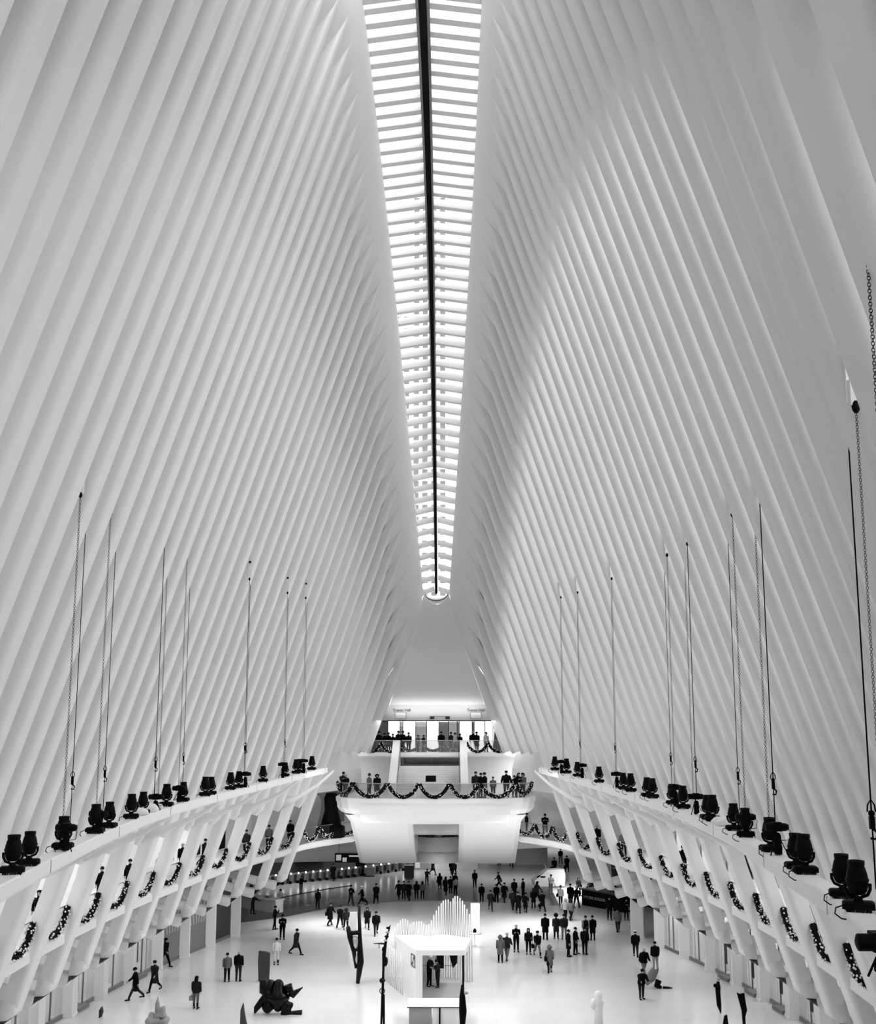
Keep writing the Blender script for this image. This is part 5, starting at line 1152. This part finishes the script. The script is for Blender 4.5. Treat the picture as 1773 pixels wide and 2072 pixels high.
    if bag:
        q = MB(); s_ = 1
        if bag == 'hand':
            w_ = J['paL']; q.bbox(w_.x-.07+.03, w_.x+.13, w_.y-.17, w_.y+.17, w_.z-.38, w_.z-.12, .03); q.tube([w_+Vector((.03, -.12, -.13)), w_+Vector((.02, -.03, 0)), w_+Vector((.02, .03, 0)), w_+Vector((.03, .12, -.13))], .01, 6)
        elif bag == 'shoulder':
            w_ = J['pelvis']+Vector((.24, .05, .02)); q.bbox(w_.x-.07, w_.x+.08, w_.y-.18, w_.y+.18, w_.z-.17, w_.z+.13, .05); q.tube([w_+Vector((0, -.12, .1)), J['shL']+Vector((-.02, -.07, .04)), J['shL']+Vector((-.03, .06, .04)), w_+Vector((0, .12, .1))], .012, 6)
        elif bag == 'back':
            w_ = c1+Vector((0, .19, -.05)); q.bbox(w_.x-.15, w_.x+.15, w_.y-.08, w_.y+.12, w_.z-.22, w_.z+.24, .06)
        elif bag == 'round': w_ = J['pelvis']+Vector((.27, .06, .05)); q.ball(tuple(w_), .2, 12, 8, (.55, 1, 1))
        parts['bag'] = q
    out = {}
    for k, v in parts.items(): out[k] = v if k == 'body' else v.mesh(k)
    PEOPLE[key] = out; return out
def person(x, y, label, pose='stand', yaw=0, h=1.74, c='c_black', l='j_black', coat='jacket', hair='short', hat=None, bag=None, fem=False, hm='hairdark', hatm=None, bagm='black', z=0.0, skin='skin', Y=None, group=None):
    Mh = make_person(pose, coat, hair, hat, bag, fem)
    p = atY(x, y, Y) if Y else atZ(x, y, z)
    if Y: p = Vector((p.x, Y, z))
    t = thing('person', label, 'person', (p.x, p.y, z), math.radians(yaw), group); t.scale = (h/1.75*1.12, h/1.75*1.12, h/1.75)
    mm = {'body': skin, 'trousers': l, 'shoes': 'black', 'coat': c, 'hair': hm if hair != 'bald' else 'hairgrey', 'eyes': 'black', 'mouth': 'skin2', 'hat': hatm or 'c_char', 'hood': c, 'bag': bagm}
    nmz = {'bag': {'back': 'backpack', 'hand': 'handbag', 'shoulder': 'shoulder_bag', 'round': 'round_bag'}.get(bag, 'bag'), 'coat': {'tshirt': 'shirt'}.get(coat, 'coat')}
    for k, me in Mh.items():
        if k == 'body' and me.materials[0].name != M[skin].name: pass
        o = bpy.data.objects.new(nmz.get(k, k), me); COL.objects.link(o); o.parent = t
        if not me.materials: me.materials.append(M[mm[k]])
        o.material_slots[0].link = 'OBJECT'; o.material_slots[0].material = M[mm[k]]
    return t
BK, FR, LFT, RGT = 180, 0, -90, 90     # back to us, facing us, walking left, walking right (yaw about z)
# left and front of the floor
person(273, 2023, 'person in a long black coat walking left, nearest the left shop columns', 'walk', -70, 1.8, 'c_black', 'j_dark', 'long', hat=None)
person(312, 2007, 'person in an open black coat walking towards us beside the left shops', 'walk2', -20, 1.8, 'c_char', 'j_black', 'long')
person(333, 1956, 'stout person in a black hooded jacket striding right past the grey sunburst panel', 'walk', 60, 1.83, 'c_black', 'j_black', 'puffer', hat='hood')
person(396, 2041, 'person with long dark hair and boots holding a pale bag, alone at left', 'stand', 170, 1.7, 'c_char', 'c_grey', 'puffer', 'long', None, 'hand', True, bagm='c_light')
person(459, 1987, 'person in a grey checked puffer jacket standing beside the bald one', 'stand', 200, 1.68, 'c_grey', 'j_black', 'puffer', 'short', fem=True)
person(482, 1986, 'bald person in a black jacket standing beside the grey puffer jacket', 'stand', 175, 1.82, 'c_black', 'j_dark', 'jacket', 'bald', bag=None)
person(599, 1932, 'person in a dark coat with a grey bag above the black sculpture', 'walk', 60, 1.76, 'c_char', 'j_black', 'long', bag='hand', bagm='c_grey')
person(556, 1881, 'slim person in black holding a phone to the ear below the counter end', 'ear', 100, 1.76, 'c_black', 'j_black', 'jacket')
person(571, 1901, 'person in black with a dark shopping bag standing in front of the phone caller', 'phone', 10, 1.78, 'c_black', 'j_black', 'jacket', bag='hand')
person(511, 1850, 'person with fair hair and dark coat leaning on the low pale counter', 'lean', 120, 1.7, 'c_char', 'j_black', 'long', 'long', fem=True, hm='c_light')
person(567, 1842, 'person in a pale top and dark cap behind the right end of the low counter', 'stand', 30, 1.74, 'c_light', 'j_black', 'jacket', hat='cap', hatm='black')
person(643, 1838, 'person in dark grey on the sunken floor behind the belt railing, half hidden', 'stand', 30, 1.72, 'c_char', 'j_black', z=Z_LOW)
person(609, 1808, 'person in a black top and grey trousers taking a picture before the left turnstiles', 'phone', 150, 1.74, 'c_black', 'j_grey', z=Z_LOW)
person(674, 1783, 'large person in a long black coat walking through the left turnstile row', 'walk', 180, 1.9, 'c_black', 'j_black', 'long', z=Z_LOW)
person(668, 1873, 'person in a dark coat with a black bag walking away by the railing', 'walk', 150, 1.78, 'c_black', 'j_black', 'long', bag='shoulder')
person(688, 1878, 'person in a dark jacket walking away, left of the hooded companion', 'walk2', 170, 1.74, 'c_black', 'j_black')
person(700, 1883, 'person in a charcoal hooded coat, right one of two walking away by the railing', 'walk', 190, 1.7, 'c_char', 'j_black', 'puffer', hat='hood', fem=True)
person(710, 1833, 'person stretching out an arm to point right at the end of the belt railing', 'point', 40, 1.78, 'c_black', 'j_dark', bag='shoulder', bagm='c_light')
person(733, 1833, 'person in a white knitted cap and black coat walking left', 'walk', -80, 1.7, 'c_black', 'j_black', 'long', 'short', 'beanie', 'hand', True, hatm='knitwhite')
person(761, 1829, 'person in a plain black coat walking away just right of the white cap', 'walk2', 175, 1.8, 'c_black', 'j_black', 'long')
person(743, 1880, 'person with long dark hair facing us above the black trestle stand', 'walk', 5, 1.68, 'c_black', 'j_black', 'long', 'long', fem=True)
person(761, 1893, 'person in a black parka facing us, right of the long haired one', 'walk2', 10, 1.78, 'c_black', 'j_dark', 'puffer')
person(807, 1821, 'person in a pointed dark beanie and coat walking away left of the couple partner', 'walk2', 200, 1.7, 'c_black', 'j_black', 'long', 'short', 'beanie', fem=True)
person(827, 1823, 'person in a black coat walking away close beside the pointed beanie', 'walk', 175, 1.78, 'c_black', 'j_black', 'long')
person(864, 1791, 'slim person in black holding the chest and walking before the right turnstile row', 'phone', 20, 1.7, 'c_black', 'j_black', z=Z_LOW, fem=True)
person(876, 1770, 'person in a grey patterned coat at the right end of the turnstiles', 'walk', 40, 1.8, 'c_char', 'j_black', 'long', z=Z_LOW)
person(890, 1800, 'person with long hair and a bag on the sunken floor left of the pair', 'walk', 180, 1.7, 'c_black', 'j_black', 'long', 'long', bag='shoulder', fem=True, z=Z_LOW)
person(902, 1812, 'person in black at the lip of the steps, left one of the close pair', 'walk', 170, 1.76, 'c_black', 'j_black', 'long', 'long', z=0, fem=True)
person(912, 1808, 'person in a black coat on the steps, right one of the close pair', 'stand', 180, 1.62, 'c_black', 'j_black', 'long', z=-.5)
person(922, 1810, 'person in a light grey jacket with a cane on the steps', 'stand', 180, 1.6, 'c_light', 'j_black', 'jacket', z=-.5)
person(921, 1800, 'person in a dark coat right behind the light grey jacket on the sunken floor', 'walk', 170, 1.72, 'c_black', 'j_black', 'long', z=Z_LOW)
person(961, 1796, 'lone person in black standing in the empty middle of the sunken floor', 'stand', 0, 1.78, 'c_black', 'j_black', z=Z_LOW)
person(1010, 1799, 'person with a grey shoulder bag striding left on the sunken floor', 'walk', -75, 1.76, 'c_black', 'j_black', bag='shoulder', bagm='c_grey', z=Z_LOW)
for x, y, c_, lab in ((817, 1820, 'c_char', 'person going down the steps, only a dark hood showing left of the black coat pair'), (843, 1820, 'c_black', 'person going down the steps, dark triangle of hair and shoulders right of the pair'), (855, 1820, 'c_grey', 'person in grey going down the steps, head and shoulders showing'),
                      (975, 1826, 'c_black', 'broad person in black going down the steps left of the round bag carrier'), (1005, 1827, 'c_black', 'broad person in black going down the steps right of the round bag carrier')):
    person(x, y, lab, 'stand', 180, 1.7, c_, 'j_black', 'puffer', 'long' if x in (843, 855) else 'short', z=-.75, fem=x in (843, 855))
person(993, 1843, 'person carrying a large round black bag, facing us at the edge of the bright floor', 'walk', 0, 1.74, 'c_char', 'j_dark', 'jacket', bag='round')
# the loose crowd right of centre
person(1021, 1827, 'person in a dark coat with a pale bag at the left of the crowd', 'walk', 160, 1.8, 'c_black', 'j_dark', 'long', bag='hand', bagm='c_light')
person(1041, 1818, 'person in a plain black coat in the back row of the crowd', 'stand', 175, 1.72, 'c_black', 'j_black', 'long')
person(1059, 1817, 'person in black facing left beside the white car shape', 'stand', 240, 1.72, 'c_black', 'j_black')
person(1049, 1849, 'wide black coated person in front of the crowd, left of the two closest together', 'walk', 180, 1.82, 'c_black', 'j_black', 'long')
person(1038, 1842, 'person in a dark parka half hidden behind the wide black coat', 'walk2', 190, 1.76, 'c_char', 'j_dark', 'puffer')
person(1064, 1847, 'person in a dark fur collared coat with a beanie, right of the wide black coat', 'walk', 170, 1.66, 'c_black', 'j_black', 'long', 'short', 'beanie', fem=True)
person(1080, 1838, 'person with long hair in a flared black coat right in the crowd', 'stand', 185, 1.7, 'c_black', 'j_black', 'long', 'long', fem=True, hm='c_char')
person(1087, 1824, 'tall thin person in dark clothes right behind the flared coat', 'walk', 120, 1.8, 'c_char', 'j_black', 'long', 'long')
person(1098, 1845, 'slim person in a long black coat with a bag, first one right of the crowd', 'walk', 190, 1.74, 'c_black', 'j_black', 'long', bag='hand')
person(1115, 1809, 'person in light grey with arms folded standing in the bright passage mouth', 'phone', 20, 1.8, 'c_light', 'j_grey', 'jacket')
person(1119, 1783, 'person in black walking towards us behind the light grey one', 'phone', 0, 1.76, 'c_black', 'j_black')
person(1122, 1770, 'tall person in dark clothes walking in front of the passage', 'walk', 0, 1.86, 'c_black', 'j_black')
person(1148, 1765, 'person in a dark coat with a bag walking away in the dark passage', 'walk', 180, 1.82, 'c_black', 'j_black', 'long', bag='hand')
person(1135, 1748, 'person far inside the dark passage in grey trousers', 'walk', 180, 1.8, 'c_black', 'j_grey')
person(1135, 1833, 'person in a short white coat with a black bag and furry hat', 'stand', 150, 1.7, 'c_white', 'j_black', 'puffer', 'short', 'beanie', 'shoulder', True, hatm='c_grey')
person(1155, 1831, 'person in a black coat standing close left of the wide stance', 'stand', 180, 1.8, 'c_black', 'j_black', 'long')
person(1167, 1837, 'person in black standing with legs wide apart near the cafe bar', 'apart', 170, 1.8, 'c_black', 'j_black', 'jacket', hm='hairgrey')
person(1171, 1812, 'person with long hair and a handbag behind the wide stance', 'walk', 10, 1.7, 'c_char', 'j_black', 'jacket', 'long', bag='shoulder', fem=True)
person(1145, 1861, 'person in a light grey hooded jacket in the middle of the right crowd', 'walk2', 190, 1.72, 'c_light', 'j_black', 'puffer', hat='hood')
person(1156, 1863, 'person in a patterned dark jacket walking right of the light grey hood', 'walk', 150, 1.74, 'c_grey', 'j_black', 'puffer', 'long', fem=True)
person(1104, 1902, 'person in a straight black overcoat and slim trousers standing alone left of the big hair', 'stand', 180, 1.84, 'c_black', 'j_black', 'long')
person(1126, 1900, 'person with big round curly hair in a charcoal parka', 'stand', 180, 1.74, 'c_char', 'j_black', 'long', 'afro', fem=True)
person(1142, 1901, 'person in a dark parka and grey jeans right of the big curly hair', 'stand', 185, 1.78, 'c_char', 'j_grey', 'puffer')
person(1045, 1926, 'grey haired person in a black jacket fiddling with a camera, standing apart', 'phone', 0, 1.82, 'c_black', 'j_black', 'jacket', hm='hairgrey')
person(1070, 1931, 'slim person with long hair carrying a small dark handbag', 'stand', 0, 1.72, 'c_black', 'j_black', 'jacket', 'long', bag='hand', fem=True)
person(1088, 1936, 'person in a beret and short black coat with grey leggings walking towards us', 'walk', 10, 1.72, 'c_black', 'c_grey', 'puffer', 'short', 'cap', None, True, hatm='black')
person(1013, 1948, 'person in a mid grey wool coat seen from behind, left one of the couple', 'stand', 175, 1.74, 'c_grey', 'j_black', 'long', hat='hood', fem=True)
person(1026, 1944, 'grey haired person in a dark parka, right one of the couple', 'walk', 160, 1.82, 'c_char', 'j_grey', 'puffer', hm='hairgrey')
person(1113, 1969, 'person in a grey quilted coat with a dark bag walking away alone below the crowd', 'walk2', 180, 1.72, 'c_grey', 'j_black', 'long', 'short', 'hood', 'shoulder', True)
person(1151, 1936, 'person in a long black coat in profile facing right', 'stand', 80, 1.76, 'c_black', 'j_black', 'long')
person(1165, 1931, 'person in black with a white paper bag leaning forward', 'apart', 60, 1.78, 'c_black', 'j_black', 'jacket', bag='hand', bagm='white')
person(1184, 1932, 'broad person in a black jacket right of the white paper bag', 'stand', 150, 1.82, 'c_black', 'j_black', 'puffer')
person(1186, 1904, 'person in a light grey hoodie with a dark backpack on', 'stand', 175, 1.76, 'c_light', 'j_black', 'jacket', bag='back')
person(1200, 1903, 'person in a black parka walking right of the light grey hoodie', 'stand', 190, 1.74, 'c_black', 'j_black', 'long')
person(1234, 1862, 'stocky person all in black in front of the cafe bar', 'stand', 0, 1.84, 'c_black', 'j_black', 'puffer')
person(1251, 1887, 'person in a dark grey parka and jeans walking away below the cafe bar', 'walk2', 180, 1.78, 'c_grey', 'j_dark', 'puffer')
person(1268, 1862, 'person holding a white handbag in front of the cafe shelves', 'phone', 10, 1.72, 'c_black', 'j_black', 'jacket', 'long', bag='shoulder', bagm='c_light', fem=True)
person(1289, 1890, 'person in a short sleeved dark shirt walking towards us by the first right column', 'walk', 5, 1.8, 'c_char', 'j_black', 'tshirt')
person(1287, 1937, 'person in a dark jacket and a pale cap walking away below the short sleeves', 'walk', 170, 1.76, 'c_black', 'j_dark', 'puffer', 'short', 'cap', hatm='knitwhite')
person(1304, 1976, 'bald person in a black jacket and grey trousers bending the head down', 'walk2', 20, 1.78, 'c_black', 'j_grey', 'puffer', 'bald')
person(1327, 1963, 'person in a black jacket and pale trousers seen from behind near the right shops', 'stand', 190, 1.74, 'c_black', 'c_light', 'puffer')
person(1299, 2022, 'person in black stooping low beside the pointed black boot', 'lean', 10, 1.7, 'c_black', 'j_dark', 'puffer')
# kiosk visitors
person(869, 1997, 'grey haired person in a black jacket looking down inside the kiosk', 'phone', 60, 1.8, 'c_black', 'j_black', 'jacket', hm='hairgrey')
person(886, 1999, 'person in dark clothes facing the grey haired one in the kiosk', 'phone', -60, 1.62, 'c_char', 'j_dark', 'jacket')
person(559, 1952, 'person with dark hair all in white standing beside the tall dark panel', 'stand', 10, 1.66, 'c_white', 'c_white', 'jacket', 'short', fem=True)
# cafe guests
for k, (x, y, c_, ps, hr) in enumerate(((1199, 1826, 'c_black', 'stand', 'short'), (1213, 1828, 'c_light', 'stand', 'long'), (1190, 1833, 'c_char', 'phone', 'short'), (1226, 1834, 'c_grey', 'phone', 'short'), (1238, 1836, 'c_light', 'stand', 'long'), (1247, 1838, 'c_black', 'phone', 'short'))):
    person(x, y, ('tall person in black standing behind the left end of the cafe bar', 'person in light grey with long hair behind the left part of the cafe bar', 'low dark haired person behind the left corner of the cafe bar', 'person in mid grey behind the middle of the cafe bar', 'fair haired person in a light top behind the right part of the cafe bar', 'person in black behind the right end of the cafe bar')[k], ps, (200, 170, 30, 0, 20, 340)[k], (1.86, 1.76, 1.6, 1.7, 1.68, 1.66)[k], c_, 'j_black', 'jacket', hr, hm='hairdark' if k != 4 else 'hairgrey', z=0, Y=atZ(x, y, 0).y-0+2.1)
# passage and far floor walkers
person(1010, 1736, 'distant person in black at the far back of the sunken floor, left of two', 'stand', 180, 1.75, 'c_black', 'j_black', z=Z_LOW, Y=135)
person(1035, 1738, 'distant tall person at the far back of the sunken floor, right of two', 'walk', 0, 1.95, 'c_black', 'j_black', 'long', z=Z_LOW, Y=133)
person(914, 1760, 'person walking left one of the pair at the curved station counter', 'walk', 170, 1.8, 'c_black', 'j_black', 'long', z=Z_LOW, Y=126)
person(920, 1762, 'person walking right one of the pair at the curved station counter', 'walk2', 165, 1.72, 'c_char', 'j_black', z=Z_LOW, Y=124.5)
# lower landing
for x, lab, kw in ((694, 'taller one of the couple at the left end of the lower landing', dict(h=1.85, c='c_char', yaw=20, pose='phone')), (700, 'shorter person with grey hair of the couple at the left end of the lower landing', dict(h=1.68, c='c_black', hm='hairgrey', coat='long', yaw=-20)),
                   (747, 'person in a grey jacket at the lower landing rail, left of two', dict(h=1.72, c='c_grey', hat='beanie', yaw=60)), (763, 'person in a hooded black coat at the lower landing rail, right of two', dict(h=1.72, c='c_black', coat='long', hat='hood', yaw=10)),
                   (963, 'person in dark clothes at the lower landing rail right beside the stairs', dict(h=1.9, c='c_char', yaw=-10)), (973, 'person in a black coat hugging another right of the stairs on the lower landing', dict(h=1.8, c='c_black', coat='puffer', yaw=60)), (981, 'person in a black hat turned left of the grey jacket on the lower landing', dict(h=1.82, c='c_black', coat='long', yaw=-60, hat='cap', hatm='black')),
                   (998, 'short person in a grey jacket at the lower landing rail', dict(h=1.52, c='c_grey', yaw=0)), (1025, 'big broad person in black with hands on hips at the lower landing rail', dict(h=1.95, c='c_black', pose='pockets', coat='puffer', yaw=180)),
                   (1041, 'small person in black beside the big broad one on the lower landing', dict(h=1.6, c='c_black', coat='long', yaw=30)), (1049, 'person with long hair lifting a phone on the lower landing', dict(h=1.82, c='c_black', pose='phone', hair='long', yaw=20)), (1058, 'person in grey with a furry hood at the right end of the lower landing', dict(h=1.78, c='c_grey', coat='puffer', hat='hood', yaw=-30))):
    Yq = raily((x-908)/2100*80.5+1.07)+.55; person(x, 1600, lab, z=10.45, Y=Yq, l='j_black', **{**dict(pose='stand'), **kw})
# upper landing
UP_ = [(729, 92.0, 'person in a black jacket, first from the left at the upper landing rail', dict(c='c_black', h=1.75, yaw=-40)), (740, 92.0, 'person in a pale jacket, second from the left at the upper landing rail', dict(c='c_light', h=1.62, hm='hairgrey')),
       (749, 92.0, 'child sized person in dark grey, third from the left on the upper landing', dict(c='c_char', h=1.45)), (758, 92.1, 'person in a charcoal coat, fourth from the left on the upper landing', dict(c='c_char', h=1.55)), (767, 92.1, 'person in a black hat, fifth from the left on the upper landing', dict(c='c_black', h=1.8, hat='cap', hatm='black')),
       (778, 92.3, 'person in black at the left of the dense group before the doors', dict(c='c_black', h=1.66)), (786, 92.5, 'second person in black in the dense group before the doors', dict(c='c_black', h=1.72, coat='long')), (795, 92.2, 'third person in black in the dense group before the doors', dict(c='c_black', h=1.6)), (806, 92.4, 'broad person in a black puffer coat in the dense group before the doors', dict(c='c_black', h=1.85, coat='puffer')), (815, 92.8, 'tall person in black at the right of the dense group before the doors', dict(c='c_black', h=1.85, coat='puffer')),
       (827, 93.2, 'person in charcoal behind the top of the left stair parapet', dict(c='c_char', h=1.72)), (846, 92.3, 'person in a black and white jacket at the head of the stairs', dict(c='c_grey', h=1.5)), (857, 92.3, 'person in black bending at the head of the stairs', dict(c='c_black', h=1.5)),
       (893, 93.4, 'person in a wide black coat in the middle of the door glass', dict(c='c_black', h=1.8, coat='puffer')), (913, 93.0, 'person in dark clothes left of the white sleeves at the doors', dict(c='c_char', h=1.75)), (921, 93.0, 'person in white sleeves at the doors', dict(c='c_white', h=1.7)), (931, 93.2, 'person in black right of the white sleeves at the doors', dict(c='c_black', h=1.62)),
       (957, 93.2, 'person in black standing in the bright right door', dict(c='c_black', h=1.85, hm='hairgrey')), (965, 93.2, 'second person in black standing in the bright right door', dict(c='c_black', h=1.78, coat='long')), (984, 93.2, 'person in white beside the right door frame', dict(c='c_white', h=1.75, l='c_light')),
       (1037, 91.6, 'person in a black coat leaning on the right part of the upper rail', dict(c='c_black', h=1.78, coat='long', yaw=-40)), (1067, 91.6, 'person with bushy hair at the right end of the upper landing', dict(c='c_char', h=1.7, hair='afro', hm='hairgrey', coat='long'))]
for x, Yq, lab, kw in UP_: person(x, 1520, lab, z=13.65, Y=Yq, **{**dict(pose='stand', l='j_black', yaw=random.Random(x).uniform(-60, 60)), **kw})
# galleries
def gal(x, y, lab, off=.9, **kw):
    sgn = -1 if x < 886 else 1; Y = 20.0
    while Y < 92:
        p = atY(x, y, Y)
        gxx = gx(Y) if Y < 80.5 else interp(Y, [80.5, 82.5, 84.5, 86.6, 88.5, 90.4], [gx(80.5), gx(80.5)-.25, gx(80.5)-.8, gx(80.5)-1.7, gx(80.5)-2.7, gx(80.5)-3.9])
        if abs(p.x) > gxx+off: break
        Y += .05
    person(x, y, lab, z=6.82, Y=Y, **{**dict(pose='stand', l='j_black'), **kw})
gal(370, 1715, 'person in a dark suit with fair hair standing in the left gallery', hm='hairgrey', c='c_black', off=1.2)
gal(415, 1690, 'person in black looking back in the left gallery, right of the fair haired one', c='c_black', pose='walk', yaw=60, off=1.2)
gal(319, 1745, 'person in light grey leaning on the left gallery rail', c='c_light', pose='lean', yaw=60, off=.8)
gal(263, 1760, 'person in black at the left gallery rail near the middle of the lamp ledge', c='c_black', off=1.0)
gal(78, 1850, 'person with long dark hair and black coat in the left gallery near the left edge', c='c_black', coat='long', hair='long', fem=True, off=1.0)
gal(205, 1800, 'person in a long black coat in the left gallery behind the ribs', c='c_black', coat='long', off=1.2)
gal(499, 1680, 'person in dark grey at the left gallery rail', c='c_char', off=.9)
gal(545, 1665, 'person in grey at the far part of the left gallery', c='c_grey', off=.9)
gal(588, 1660, 'person in black near the last gap of the left gallery', c='c_black', coat='long', off=.9)
gal(661, 1665, 'person in black and light leggings walking on the left gallery end by the covered column', c='c_black', l='c_grey', pose='walk', yaw=80, coat='long', off=1.3)
gal(1066, 1665, 'person in black with light trousers on the right gallery end next to the landing', c='c_black', l='j_grey', yaw=90, off=1.0)
gal(1103, 1665, 'broad person in black holding a phone on the right gallery end', c='c_black', l='j_grey', pose='phone', h=1.85, off=1.0)
gal(1208, 1680, 'grey haired person in black in the second gap of the right gallery', c='c_black', hm='hairgrey', coat='long', off=.8)
gal(1262, 1700, 'person in grey in the third gap of the right gallery', c='c_grey', off=.9)
gal(1382, 1740, 'person in black with a bag in the middle of the right gallery', c='c_black', pose='walk', off=1.1)
gal(1655, 1870, 'person in black near the right edge in the right gallery', c='c_black', hair='long', off=.9)
gal(1710, 1905, 'person in charcoal behind the lowest visible garland of the right gallery', c='c_char', off=.9)
